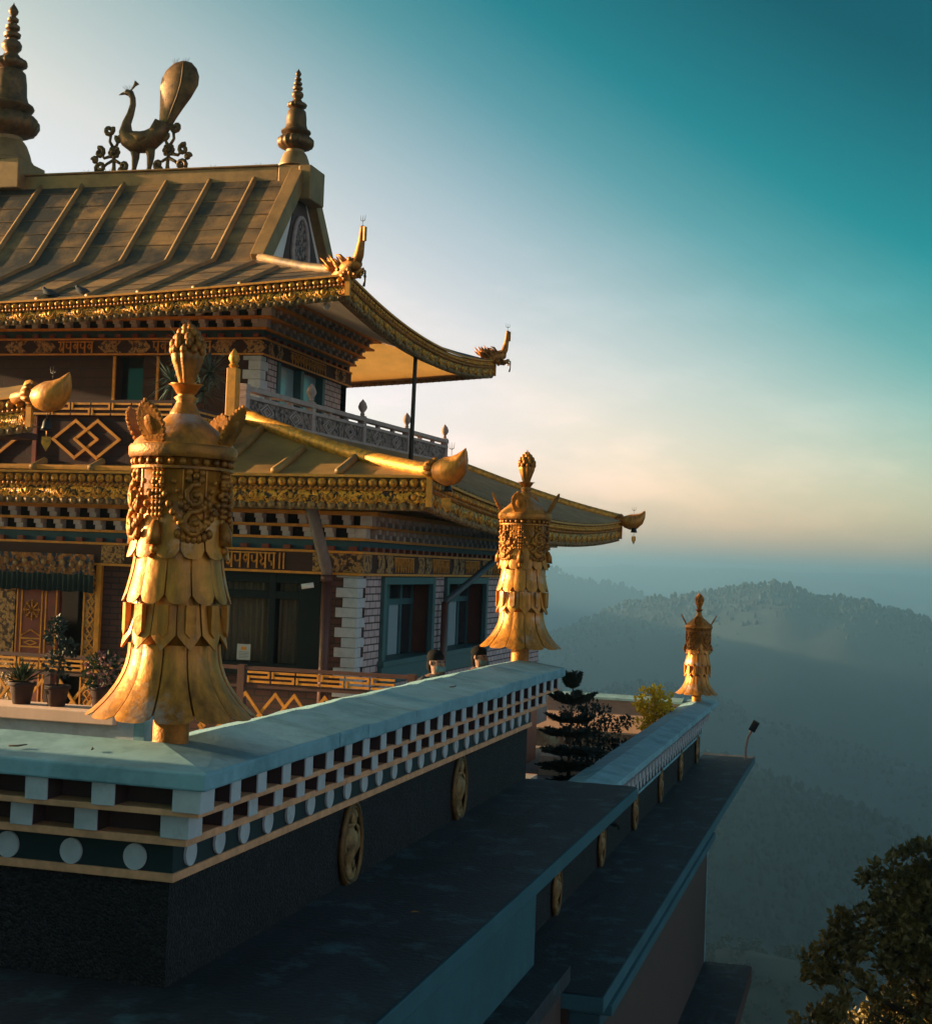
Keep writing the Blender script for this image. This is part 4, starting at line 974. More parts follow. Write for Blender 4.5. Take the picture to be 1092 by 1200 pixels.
# upper eave
XE2, YF2, YQ2 = -7.4, 19.8, 28.4
def zup(side, s):
    if side == 1:
        t = (s-YF2)/(YQ2-YF2); return 6.81-.33*(1-abs(2*t-1)**2.0)
    t = abs((s-XC)/(XE2-XC)); return 6.81-.40*(1-min(1, t)**1.7)
HU = .36
eave(T, XE2, YF2, YQ2, 2*XC-XE2, zup, HU, 'upper_eave', .125)
GX = -10.0       # gable plane
ROWS = [(0.0, YF2-.02, None, XE2+.02), (.28, 20.75, .0, -8.45), (.52, 22.3, 7.97, -9.92), (.54, 22.42, 8.10, GX+.12), (1.0, 23.95, 9.90, GX+.12)]
def uslope(u, v, flip=False):
    for (v0, y0, z0, x0), (v1, y1, z1, x1) in zip(ROWS, ROWS[1:]):
        if v <= v1+1e-9:
            t = (v-v0)/(v1-v0); xr0, xr1 = x0, x1
            hx = xr0+(xr1-xr0)*t; x = XC+(hx-XC)*u; ye = y0+(y1-y0)*t
            za = zup(0, XC+(XE2-XC)*u)+HU
            def zz(vv, z): return za if vv == 0 else (za+(7.97-za)*.36 if vv == .28 else z)
            z = zz(v0, z0)+(zz(v1, z1)-zz(v0, z0))*t
            return (x, (2*YM-ye) if flip else ye, z)
vs_l = [0, .07, .14, .21, .28, .34, .40, .46, .52, .54, .62, .7, .8, .9, 1.0]
ur = MB()
ur.grid(lambda u, v: uslope(2*u-1, vs_l[int(round(v*14))]), 48, 14, False)
ur.grid(lambda u, v: uslope(2*u-1, vs_l[8+int(round(v*6))], True), 48, 6, False)
ur.grid(lambda u, v: (XUL+(XU+.45-XUL)*u, 25.88+(.68)*v, 7.97-.70*v), 24, 1, False)
ur = ur.build('upper_roof', M['roof'], T)
lp = MB()
for v in (.10, .21, .34, .60, .68, .76, .84, .92):
    lp.grid(lambda u, w: Vector(uslope(2*u-1, v+.006*w))+Vector((0, -.006, .010*(1-w)+.002)), 48, 1, False)
lp.build('sheet_laps', M['roof'], ur)
# side skirts below the gables
sk = MB()
def skirt(u, v):
    ye = YF2+(YQ2-YF2)*u; yt = 22.3+(2*YM-44.6)*u; z0 = zup(1, ye)+HU; z1 = 7.97
    return (XE2+.02+(-9.92-XE2)*v, ye+(yt-ye)*v, z0+(z1-z0)*v-.16*sin(pi*v)*(1-.3*v))
sk.grid(skirt, 30, 8, True); sk.build('side_skirt', M['roof'], ur)
r = MB()
k = 0
for k in range(14):
    x = -10.775-.868*k
    pts = []
    for v in (.995, .9, .8, .7, .62, .54, .52, .46, .40, .34, .28, .21, .14, .07, .005):
        lo, hi = -1.0, 1.0
        for _ in range(34):
            mid = (lo+hi)/2
            if uslope(mid, v)[0] < x: lo = mid
            else: hi = mid
        p = Vector(uslope(lo, v)); pts.append(p+Vector((0, 0, .0)))
    r.tube(pts, .056, 8)
for x in (-9.85, -9.1):
    pts = []
    for v in (.46, .40, .34, .28, .21, .14, .07, .005):
        lo, hi = -1.0, 1.0
        for _ in range(34):
            mid = (lo+hi)/2
            if uslope(mid, v)[0] < x: lo = mid
            else: hi = mid
        p = Vector(uslope(lo, v))
        if abs(p.x-x) < .04: pts.append(p)
    if len(pts) > 1: r.tube(pts, .056, 8)
r.build('ribs', M['roof_rib'], ur)
for flip in (False,):
    h = MB(); h.tube([Vector(uslope(1, v, flip))+Vector((0, 0, .05)) for v in (0, .07, .14, .21, .28, .34, .4, .46, .52)], [.07]*9, 8); h.build('hip_ridge', M['roof'], ur)
# ridge beam with end block
g = MB(); g.box(2*XC-GX+.3, -10.32, 23.82, 24.38, 9.74, 10.0); g.box(2*XC-GX+.3, -10.32, 23.78, 24.42, 10.001, 10.035); g.build('ridge', M['roof_rib'], ur, bevel=.015)
g = MB(); g.box(-10.31, -9.80, 23.80, 24.40, 9.42, 10.02); g.box(-9.90, -9.66, 23.76, 24.44, 9.38, 9.995); g.build('ridge_end', M['roof_rib'], ur, bevel=.02)
# gable
ga = MB(); ga.prism([(22.45, 8.0), (25.75, 8.0), (24.35, 9.75), (23.85, 9.75)], (GX-.1, 0, 0), (0, 1, 0), (0, 0, 1), (.1, 0, 0)); ga = ga.build('gable', M['soffit'], ur)
g = MB(); g.prism([(23.35, 8.002), (25.4, 8.002), (24.25, 9.55), (23.95, 9.55)], (GX+.002, 0, 0), (0, 1, 0), (0, 0, 1), (.02, 0, 0)); g.build('gable_panel', M['brownwall'], ga)
g = MB()
a_ = [(24.1+.36*cos(q_), 8.45+.5*sin(q_)*(1.35 if sin(q_) > 0 else .8)) for q_ in [2*pi*k/24 for k in range(24)]]
g.prism(a_, (GX+.024, 0, 0), (0, 1, 0), (0, 0, 1), (.03, 0, 0)); ni = g.build('niche_panel', M['scroll_stone'], ga)
g = MB(); g.tube([(GX+.06, y_, z_) for y_, z_ in a_+a_[:1]], .045, 6, False); g.build('niche_rim', M['stone'], ni)
v_ = MB()
for s in (-1, 1):
    a0, a1 = Vector((GX+.05, YM+s*.16, 9.9)), Vector((GX+.05, YM+s*1.76, 7.98))
    t_ = (a1-a0).normalized(); nrm = Vector((1, 0, 0)).cross(t_)
    v_.obox((a0+a1)/2, (a1-a0)/2, nrm*.14, Vector((.13, 0, 0)))
v_.build('verge_board', M['roof_rib'], ga, bevel=.015)
# soffits
so = MB()
so.grid(lambda u, v: (XU+.45+(XE2-.06-XU-.45)*v, (YU-.45)+(YF2+.06-YU+.45)*v+((YV+.45-YU+.45)+((YQ2-.06-YV-.45)-(YF2+.06-YU+.45))*v)*u, 7.27+(zup(1, YF2+(YQ2-YF2)*u)+.085-7.27)*v), 24, 3, True)
so.grid(lambda u, v: (XUL+(XU+.45-XUL)*u+(2*u-1)*(XE2-XU-.5)*v*.5+(XE2-XU-.5)*v*.5, (YU-.45)+(YF2+.06-YU+.45)*v, 7.27+(zup(0, XC+(XE2-XC)*(2*u-1))+.085-7.27)*v), 24, 3, True)
so.build('soffit', M['soffit'], ur)
so = MB(); so.grid(lambda u, v: (XUL+(XU+.45-XUL)*u+((XE2-.06-XU-.45) if u > .999 else (XE2-XU-.5)*(2*u-1))*v, (YV+.45)+(YQ2-.06-YV-.45)*v, 7.268+(zup(2, XC+(XE2-XC)*(2*u-1))+.083-7.268)*v), 24, 3, True); so.build('rear_soffit', M['orange_sheet'], ur)
# ---------------- left porch roof corner
PX, PY = -10.08, 15.9
def zp(side, s): return 4.36 + (.10*max(0, 1-(PX-s)/1.2)**2 if side == 0 else .1)
po = thing('porch_roof', (-16, 16.5, 4.3), 'gilded corner of the entrance porch roof in front of the balcony', 'porch roof')
eave(po, PX, PY, PY+.10, -18, zp, .46, 'porch_eave', .135, False)
g = MB(); g.grid(lambda u, v: (-18+(PX-.35*v+18)*u, PY+.6*v, zp(0, -18+(PX+18)*u)+.46+.22*v), 20, 3); g.build('roof_sheet', M['lower_roof'], po)
g = MB(); g.box(-18, PX-.25, PY+.1, PY+.6, 4.40, 4.48); g.build('soffit', M['darkred'], po)
g = MB(); g.tube([(-10.45, 16.45, 5.1), (PX, PY, 4.96)], .08, 8)
g.build('hip_ridge', M['gold_fascia'], po)
# ------------------------------------------------------------------ railings
t = thing('stone_railing', (BX, 24.1, 4.96), 'carved stone balcony railing with bud finials round the upper storey', 'railing')
def rz(y): return zbal(y)
g = MB()
def sbox(mb, y0, y1, x0, x1, z0, z1):
    a, b = rz(y0), rz(y1)
    mb.add([(x, y, z+(a if y == y0 else b)) for z in (z0, z1) for y in (y0, y1) for x in (x0, x1)], [(0, 2, 3, 1), (4, 5, 7, 6), (0, 1, 5, 4), (2, 6, 7, 3), (0, 4, 6, 2), (1, 3, 7, 5)])
sbox(g, BY0, BY1, BX-.07, BX+.07, .40, .475); g.build('top_rail', M['stone'], t, bevel=.01)
g = MB(); sbox(g, BY0, BY1, BX-.06, BX+.06, .29, .345); g.build('middle_rail', M['stone'], t, bevel=.008)
g = MB(); sbox(g, BY0, BY1, BX-.09, BX+.10, -.06, .03); sbox(g, BY0, BY1, BX-.1, BX+.16, -.13, -.062); g.build('base', M['stone'], t, bevel=.008)
yp = [19.0, 21.56, 24.0, 26.54, 29.15]
for i in range(4):
    a, b = yp[i]+.08, yp[i+1]-.08
    pn = MB(); sbox(pn, a, b, BX-.03, BX+.03, .032, .288); pn = pn.build('panel', M['scroll_stone'], t)
    dm = MB()
    for k in range(2):
        yc = a+(b-a)*(.27+.46*k); zc = rz(yc)+.16
        for s_ in (1, .55): diamond(dm, (BX+.031, yc, zc), (0, 1, 0), (0, 0, 1), (0, 0), .24*s_, .115*s_, .022, .016)
    dm.build('lozenge', M['stone'], pn)
    for k in range(1, 3):
        y = yp[i]+(yp[i+1]-yp[i])*k/3; b_ = MB(); b_.box(BX-.035, BX+.035, y-.045, y+.045, rz(y)+.346, rz(y)+.399); b_.build('spacer', M['stone'], t)
for i, y in enumerate(yp):
    p = MB(); p.box(BX-.065, BX+.065, y-.065, y+.065, rz(y)-.05, rz(y)+.50); p = p.build('post', M['stone'], t, bevel=.01)
    if i:
        f = MB(); f.lathe([(.03, .5), (.045, .53), (.03, .56), (.075, .62), (.085, .66), (.06, .73), (.0, .80)], 10, (BX, y, rz(y))); f.build('bud_finial', M['stone'], p)
t = thing('gilt_post', (BX-.1, 18.85, 4.95), 'slender gilt corner post with bud finial where the stone railing meets the temple front', 'post')
g = MB(); g.box(BX-.17, BX-.02, 18.74, 18.89, 4.9, 5.66); g.build('shaft', M['gold_paint'], t, bevel=.01)
g = MB(); g.lathe([(.05, 5.662), (.075, 5.70), (.05, 5.73), (.08, 5.79), (.07, 5.85), (.0, 5.95)], 10, (BX-.095, 18.815, 0)); g.build('bud_finial', M['gold_fascia'], t)

# front balcony of dark boards
FX = -8.66
t = thing('balcony_parapet', (-14, 17.3, 4.1), 'dark red balcony front with gold key-pattern border and linked gold diamonds', 'balcony')
g = MB(); g.box(-25, FX, 17.30, 17.38, 4.126, 4.80); g.build('boards', M['boards'], t)
g = MB(); g.box(-25, FX+.02, 17.27, 17.41, 4.80, 5.02); g.box(FX-.10, FX+.02, 17.412, 18.75, 4.72, 4.96); g.box(FX-.08, FX, 17.39, 18.74, 4.126, 4.718); g.build('border', M['darkred'], t)
g = MB(); meander(g, (-13.0, 17.268, 4.825), (1, 0, 0), (0, 0, 1), 4.30, .14, .026, .012, .30); meander(g, (FX+.022, 17.32, 4.765), (0, 1, 0), (0, 0, 1), 1.35, .14, .026, .012, .30); g.build('key_pattern', M['gold_paint'], t)
for i in range(3):
    c = -10.09-1.55*i; g = MB()
    for s in (-.165, .165): diamond(g, (c+s, 17.298, 4.49), (1, 0, 0), (0, 0, 1), (0, 0), .33, .25, .038, .014+(.006 if s > 0 else 0))
    g.build('linked_diamonds', M['gold_paint'], t)
g = MB()
for x in (-9.30, -10.86, -12.4): g.box(x-.03, x+.03, 17.27, 17.299, 4.127, 4.799)
g.build('stile', M['red'], t)

# terrace fence in front of the hall
t = thing('terrace_fence', (-8, 16, .35), 'dark maroon terrace fence with gold key pattern and crossed gold bars', 'fence')
g = MB(); g.box(-13, -4.95, 15.97, 16.05, 1.665, 1.705); g.box(-13, -4.95, 15.98, 16.04, 1.455, 1.505); g.box(-13, -4.95, 15.98, 16.04, .42, .47); g.build('rail', M['pipe'], t)
g = MB(); meander(g, (-12.9, 15.985, 1.53), (1, 0, 0), (0, 0, 1), 5.68, .11, .026, .02, .31); meander(g, (-7.02, 15.985, 1.53), (1, 0, 0), (0, 0, 1), 2.0, .11, .026, .02, .31); g.build('key_pattern', M['gold_paint'], t)
for x in (-12.3, -9.7, -7.12, -5.0):
    g = MB(); g.box(x-.045, x+.045, 15.965, 16.055, .35, 1.72); g.build('post', M['pipe'], t)
g = MB()
for i in range(13):
    c = -12.75+.62*i
    for s in (-.12, .12): diamond(g, (c+s, 15.99, .97), (1, 0, 0), (0, 0, 1), (0, 0), .34, .42, .035, .018+(.006 if s > 0 else 0))
g.build('crossed_bars', M['gold_paint'], t)

# ------------------------------------------------------------------ victory banners
def petal_tier(mb, n, rt, rb, z1, z0, tip, ph, th=.014, flare=1.6, bulge=.012, nu=6, nv=7):
    """ring of n overlapping sheet-metal tiles, top radius rt at z1, bottom rb at z0; tip: round / point"""
    da = 2*pi/n
    for k in range(n):
        a0 = ph+da*k
        def fn(u, v, a0=a0):
            e = (u-.5)*2
            cut = (1-sqrt(max(0, 1-(abs(e)*.97)**2.6)))*.42*da*rb if tip == 'round' else (abs(e)*.5*da*rb if tip == 'point' else (1-sqrt(max(0, 1-(abs(e)*.96)**4)))*.16*da*rb)
            zb_ = z0+cut
            z = z1+(zb_-z1)*v; s = (z1-z)/(z1-z0)
            r = rt+(rb-rt)*(s**flare) + bulge*(1-e*e) + (.006 if k % 2 else 0)
            a = a0+e*da*.5*.945
            return (r*cos(a), r*sin(a), z)
        P = [[Vector(fn(i/nu, j/nv)) for i in range(nu+1)] for j in range(nv+1)]
        vs = [p for row in P for p in row]; inner = [Vector((p.x*(1-th/max(.05, math.hypot(p.x, p.y))), p.y*(1-th/max(.05, math.hypot(p.x, p.y))), p.z)) for p in vs]
        w = nu+1; fs = [(j*w+i+1, j*w+i, (j+1)*w+i, (j+1)*w+i+1) for j in range(nv) for i in range(nu)]
        b = len(vs); fs += [(b+a, b+d, b+c, b+e_) for a, e_, c, d in []]
        fs += [(b+f[3], b+f[2], b+f[1], b+f[0]) for f in list(fs)]
        rim = [i for i in range(w)] + [j*w+nu for j in range(1, nv+1)] + [nv*w+i for i in range(nu-1, -1, -1)] + [j*w for j in range(nv-1, 0, -1)]
        for q in range(len(rim)):
            x, y = rim[q], rim[(q+1) % len(rim)]; fs.append((x, y, b+y, b+x))
        mb.add(vs+inner, fs, True)
def banner():
    t = thing('victory_banner', (0, 0, 0), 'x', 'victory banner')
    g = MB(); g.lathe([(.105, -.02), (.105, .25), (.09, .3)], 16); g.build('pole', M['gold'], t, local=True)
    g = MB(); petal_tier(g, 12, .25, .475, .56, .145, 'soft', .1, .016, 2.2, .007); g.lathe([(.10, .185), (.40, .18), (.335, .23), (.285, .30), (.255, .38), (.238, .5), (.2, .5)], 24); g.build('bell_tier', M['gold_panel'], t, local=True)
    g = MB(); petal_tier(g, 12, .265, .325, .83, .535, 'point', .36, .014, 1.3, .006)
    for k in range(12):
        a = .36+2*pi*k/12; c, s = cos(a), sin(a)
        g.prism([(-.032, .79), (.032, .79), (.032, .635), (0, .605), (-.032, .635)], (c*.292, s*.292, 0), (-s, c, 0), (c*.06, s*.06, 1) if False else (0, 0, 1), (c*.035, s*.035, 0))
    g.build('pointed_tier', M['gold_panel'], t, local=True)
    g = MB(); petal_tier(g, 12, .262, .325, 1.08, .795, 'round', .10, .014, 1.5, .006); g.build('tile_tier', M['gold_panel'], t, local=True)
    g = MB(); petal_tier(g, 12, .268, .312, 1.30, 1.05, 'round', .36, .014, 1.5, .006); g.build('tile_tier', M['gold_panel'], t, local=True)
    d = MB(); d.lathe([(.262, .5), (.265, 1.1), (.272, 1.22), (.278, 1.62), (.29, 1.625)], 32, smooth=True)
    for k in range(12):
        a = .1+2*pi*k/12; d.obox((.278*cos(a), .278*sin(a), 1.42), (-.004*sin(a), .004*cos(a), 0), (.006*cos(a), .006*sin(a), 0), (0, 0, .19))
    d = d.build('drum', M['gold_panel'], t, local=True)
    g = MB(); n = 26
    for k in range(n):
        a = 2*pi*k/n; g.ball((.298*cos(a), .298*sin(a), 1.60), .023, 8, 5)
    g.build('bead_ring', M['gold'], t, local=True)
    # garlands: nested swags between four masks
    for f in range(4):
        g = MB(); a0 = pi/4+f*pi/2 + .1
        for (hw, z0, dip, rb, nb) in ((.78, 1.555, .33, .021, 19), (.52, 1.55, .20, .017, 13), (.30, 1.30, .09, .024, 9)):
            for k in range(nb+1):
                e = -1+2*k/nb; a = a0+hw*e; z = z0-dip*(1-abs(e)**2.4)
                if abs(e) < .999: g.ball((.300*cos(a), .300*sin(a), z), rb*(1.25-.35*abs(e)), 7, 5)
        for e in (-.785, -.70, .70):
            for k in range(9): g.ball((.296*cos(a0+e), .296*sin(a0+e), 1.56-.033*k), .0165, 6, 4)
        a = a0+.785; c, s = cos(a), sin(a)
        g.tube([(.30*c, .30*s, 1.26), (.318*c, .318*s, 1.20), (.312*c, .312*s, 1.13)], [.022, .038, .05], 8); g.ball((.31*c, .31*s, 1.10), .028, 7, 5)
        g.build('bead_garland', M['gold'], t, local=True)
    for f in range(4):
        g = MB(); a0 = pi/4+f*pi/2 + .1; c, s = cos(a0), sin(a0); A, O, Zv = Vector((-s, c, 0)), Vector((c, s, 0)), Vector((0, 0, 1))
        for k in range(6):
            q = 2*pi*k/6+.5; g.ball(O*.285+A*(.045*cos(q))+Zv*(1.52+.04*sin(q)), (.026, .018, .026), 6, 4, (A, O, Zv))
        g.ball(O*.30+Zv*1.52, (.022, .022, .022), 6, 4)
        for zc, R in ((1.40, .075), (1.24, .085)):
            g.ball(O*.283+Zv*zc, (R*.62, .035, R*.75), 8, 6, (A, O, Zv))
            g.tube([O*(.300+.002*k)+A*(R*(1-.09*k)*cos(k*.75+1.2))+Zv*(zc+R*(1.05-.09*k)*sin(k*.75+1.2)) for k in range(10)], [.018]*9+[.010], 6)
            g.ball(O*.315+Zv*(zc+.01), (.026, .024, .022), 6, 4, (A, O, Zv))
            for k in range(7):
                e = -1+2*k/6; g.ball(O*.292+A*(R*1.15*e)+Zv*(zc-R*.80*(1-.45*e*e)-.01), (.024, .018, .030), 6, 4, (A, O, Zv))
        g.build('mask_relief', M['gold'], t, local=True)
    g = MB(); g.lathe([(.27, 1.555), (.315, 1.56), (.315, 1.575), (.28, 1.58)], 36); g.lathe([(.28, 1.622), (.325, 1.625), (.335, 1.64), (.335, 1.685), (.325, 1.70), (.30, 1.705)], 36); g.build('rim', M['gold'], t, local=True)
    g = MB(); g.lathe([(.315, 1.70), (.30, 1.725), (.22, 1.79), (.14, 1.85), (.085, 1.895), (.065, 1.93), (.06, 1.94)], 8 if False else 24); g.build('cap_cone', M['gold_panel'], t, local=True)
    f = MB(); f.lathe([(.10, 1.86), (.085, 1.90), (.058, 1.95), (.052, 1.965), (.07, 1.985), (.045, 2.0), (.055, 2.01), (.085, 2.055), (.10, 2.065), (.045, 2.06)], 16, lob=lambda j, q: 1+(.10*sin(q*6) if j >= 8 else 0))
    f.lathe([(.035, 2.05), (.042, 2.07), (.060, 2.13), (.084, 2.20), (.092, 2.24), (.08, 2.26), (.02, 2.26)], 40, lob=lambda j, q: .9+.18*abs(sin(q*4)) if 1 <= j <= 5 else 1)
    for (R, z, n) in ((.086, 2.262, 9), (.086, 2.295, 9), (.070, 2.33, 7), (.048, 2.362, 6), (.022, 2.388, 4)):
        for k in range(n):
            q = 2*pi*k/n+z*30; f.ball((R*cos(q), R*sin(q), z), (.023, .023, .032), 7, 5)
    f.ball((0, 0, 2.31), (.07, .07, .085), 8, 6); f.tube([(0, 0, 2.38), (0, 0, 2.445)], [.022, .002], 6); f.build('jewel_finial', M['gold'], t, local=True)
    # four crown leaves leaning out from the rim
    for k in range(4):
        a = k*pi/2; lf = MB(); out = [(0, -.02), (.055, .0), (.085, .06), (.098, .13), (.085, .20), (.05, .25), (0, .285)]
        out = [(x*.88, z*.92) for x, z in out]; poly = out + [(-x, z) for x, z in out[-2:0:-1]]
        c, s = cos(a), sin(a); O = Vector((c, s, 0)); A = Vector((-s, c, 0)); lean = (Vector((0, 0, 1))*.86+O*.50).normalized(); nrm = lean.cross(A).normalized()
        base = O*.29+Vector((0, 0, 1.70))
        lf.prism(poly, base-nrm*.012, A, lean, nrm*.024)
        for sgn in (1, -1):
            lf.ball(base+lean*.12+nrm*sgn*.010, (.045, .065, .010), 8, 6, (A, lean, nrm))
        for j in range(len(poly)):
            x, z = poly[j]; x2, z2 = poly[(j+1) % len(poly)]
            for w in (0, .5):
                lf.ball(base+A*(x+(x2-x)*w)+lean*(z+(z2-z)*w), .0155, 6, 4)
        lf.build('crown_leaf', M['gold'], t, local=True)
    for ch in t.children:
        if ch.name.split('.')[0] not in ('bell_tier', 'jewel_finial', 'pole'):
            for v in ch.data.vertices: v.co.x *= .93; v.co.y *= .93
    return t
bn = banner()
for i, (x, y, z, rz_, sc, lb) in enumerate((( -3.842, 7.675, 1.925, radians(-8), 1.0, 'large gilt tiered victory banner on the near corner of the parapet'),
        (-3.842, 16.45, 1.925, radians(0), 1.0, 'mid-distance gilt tiered victory banner at the far end of the near parapet, before the valley'),
        (-3.53, 32.3, .215, radians(4), .97, 'smallest gilt victory banner on the far corner of the lower parapet'))):
    o = bn if i == 0 else copy_tree(bn)
    o.location = (x, y, z); o.rotation_euler = (0, 0, rz_); o.scale = (sc,)*3; o['label'] = lb; o['group'] = 'gilt victory banners on the parapet corners'

# ------------------------------------------------------------------ roof horns, dragons, spires, peacock
def trident(mb, c, h, d=Vector((1, 0, 0)), n=3):
    c = Vector(c); mb.tube([c, c+Vector((0, 0, h*.45))], h*.02, 5)
    for k in range(n):
        e = -1+2*k/(n-1); q = c+Vector((0, 0, h*.45))
        mb.tube([q, q+d*(e*h*.24)+Vector((0, 0, h*.10+abs(e)*.02*h)), q+d*(e*h*.30)+Vector((0, 0, h*.55))], [h*.025, h*.025, h*.008], 5)
    mb.tube([c+Vector((0, 0, h*.45))-d*h*.24+Vector((0, 0, .08*h)), c+Vector((0, 0, h*.45)), c+Vector((0, 0, h*.45))+d*h*.24+Vector((0, 0, .08*h))], h*.025, 5)
def horn():
    """upturned bud-shaped horn pointing along +X"""
    t = thing('roof_horn', (0, 0, 0), 'x', 'roof horn')
    b = MB(); ctr = [(.0, .075, 0), (.05, .10, .005), (.12, .145, .012), (.22, .178, .022), (.32, .178, .045), (.42, .140, .095), (.49, .085, .155), (.535, .035, .215), (.55, .006, .245)]
    b.tube([(x, 0, .10-r*.62+z*.75) for x, r, z in ctr], [r for x, r, z in ctr], 20, True); b.build('bud', M['gold_panel'], t, local=True)
    g = MB()
    for k in range(8):
        q = 2*pi*k/8
        g.tube([(-.16, .04*cos(q), .04+.04*sin(q)), (-.06, .085*cos(q), .05+.085*sin(q)), (.03, .105*cos(q), .055+.105*sin(q)), (.02, .13*cos(q), .055+.13*sin(q))], [.02, .04, .04, .015], 6)
    g.tube([(-.3, 0, .0), (-.12, 0, .04), (.02, 0, .05)], [.07, .07, .06], 8); g.build('calyx', M['gold'], t, local=True)
    g = MB(); trident(g, (.30, 0, .20), .16); g.build('trident', M['metal_black'], t, local=True)
    return t
h0 = horn(); H45 = -pi/4
for i, (x, y, z, a, sc, lb) in enumerate(((XE+.07, YF-.04, 4.12, radians(-32), 1.0, 'gilt bud-shaped horn on the near corner of the lower roof, trident on top'),
        (-9.97, 15.78, 4.86, radians(-14), 1.08, 'gilt bud-shaped horn on the porch roof corner in front of the diamond-patterned balcony'),
        (XE+.02, YQ-.1, 4.06, radians(10), .95, 'small gilt horn at the far tip of the lower roof, against the sky'))):
    o = h0 if i == 0 else copy_tree(h0); o.location = (x, y, z); o.rotation_euler = (0, 0, a); o.scale = (sc,)*3; o['label'] = lb; o['group'] = 'gilt horns on the roof corners'
def bell():
    t = thing('wind_bell', (0, 0, 0), 'x', 'bell')
    g = MB(); g.lathe([(.075, -.16), (.06, -.12), (.05, -.06), (.03, -.02), (.0, -.015)], 12); g.tube([(0, 0, -.02), (0, 0, .12)], .007, 5); g.build('bell_body', M['metal_black'], t, local=True)
    g = MB(); g.tube([(0, 0, -.14), (0, 0, -.26)], .005, 5); g.prism([(-.055, .16), (.055, .16), (.06, .08), (0, -.02), (-.06, .08)], (0, .004, -.40), (1, 0, 0), (0, 0, 1), (0, -.008, 0)); g.build('clapper_leaf', M['gold_fascia'], t, local=True)
    return t
b0 = bell()
for i, (x, y, z, a, lb) in enumerate(((-4.98, 17.05, 4.05, .3, 'dark wind bell with gilt leaf hanging under the near lower-roof horn'), (-9.72, 15.72, 4.62, .2, 'wind bell with pale leaf hanging under the left porch horn'), (-4.88, 31.3, 4.0, .9, 'tiny wind bell hanging under the far lower-roof horn'))):
    o = b0 if i == 0 else copy_tree(b0); o.location = (x, y, z); o.rotation_euler = (0, 0, a); o['label'] = lb; o['group'] = 'wind bells under the roof horns'
def dragon():
    """makara head with raised trunk, facing +X"""
    t = thing('roof_dragon', (0, 0, 0), 'x', 'dragon head'); rn = random.Random(5)
    b = MB(); b.tube([(-.35, 0, -.02), (-.18, 0, .06), (.0, 0, .14), (.14, 0, .20), (.26, 0, .20)], [.09, .13, .16, .13, .07], 10)
    b.tube([(.10, 0, .04), (.22, 0, .02), (.32, 0, .06), (.36, 0, .12)], [.09, .07, .05, .015], 8)
    for s in (-1, 1): b.ball((.12, s*.10, .27), .045, 8, 6); b.tube([(.0, s*.08, .26), (-.10, s*.12, .36), (-.20, s*.13, .38)], [.035, .028, .008], 6)
    b.build('head', M['gold'], t, local=True)
    g = MB(); g.tube([(.16, 0, .22), (.24, 0, .36), (.28, 0, .56), (.30, 0, .80), (.30, 0, .84)], [.10, .085, .062, .045, .038], 10); g.box(.335, .375, -.03, .03, .58, .82); g.build('trunk', M['gold'], t, local=True)
    m_ = MB()
    for k in range(60):
        a = rn.uniform(.3, 2.8); L_ = rn.uniform(.14, .30); s = rn.uniform(-1, 1); x = rn.uniform(-.34, .10); c = Vector((x, s*.10, .10+.12*rn.random()))
        d = Vector((-.75-.3*rn.random(), s*.55, .5*rn.random()+.15)).normalized(); m_.tube([c, c+d*L_*.6+Vector((0, 0, .02)), c+d*L_+Vector((0, 0, .07))], [.042, .03, .004], 5)
    for k in range(22): m_.ball((rn.uniform(-.3, .2), rn.choice((-1, 1))*rn.uniform(.08, .15), rn.uniform(-.05, .2)), rn.uniform(.03, .055), 6, 4)
    for k in range(9): m_.ball((.20+.02*k, rn.uniform(-.06, .06), .01+rn.uniform(-.05, .05)), .03, 6, 4)
    m_.build('mane', M['gold'], t, local=True)
    g = MB(); g.tube([(.30, 0, .10), (.40, 0, .06), (.40, 0, -.10), (.38, 0, -.2)], [.03, .02, .018, .025], 6); trident(g, (.30, 0, .83), .20); g.build('tongue_and_spikes', M['metal_black'], t, local=True)
    return t
d0 = dragon()
for i, (x, y, z, a, sc, lb) in enumerate(((XE2-.02, YF2+.05, 7.15, radians(-25), .86, 'gilt dragon head with raised trunk on the near corner of the upper roof'), (XE2+.05, YQ2-.05, 7.12, radians(35), .8, 'dark dragon head with raised trunk on the far tip of the upper roof'))):
    o = d0 if i == 0 else copy_tree(d0); o.location = (x, y, z); o.rotation_euler = (0, 0, a); o.scale = (sc,)*3; o['label'] = lb; o['group'] = 'dragon heads on the upper roof corners'
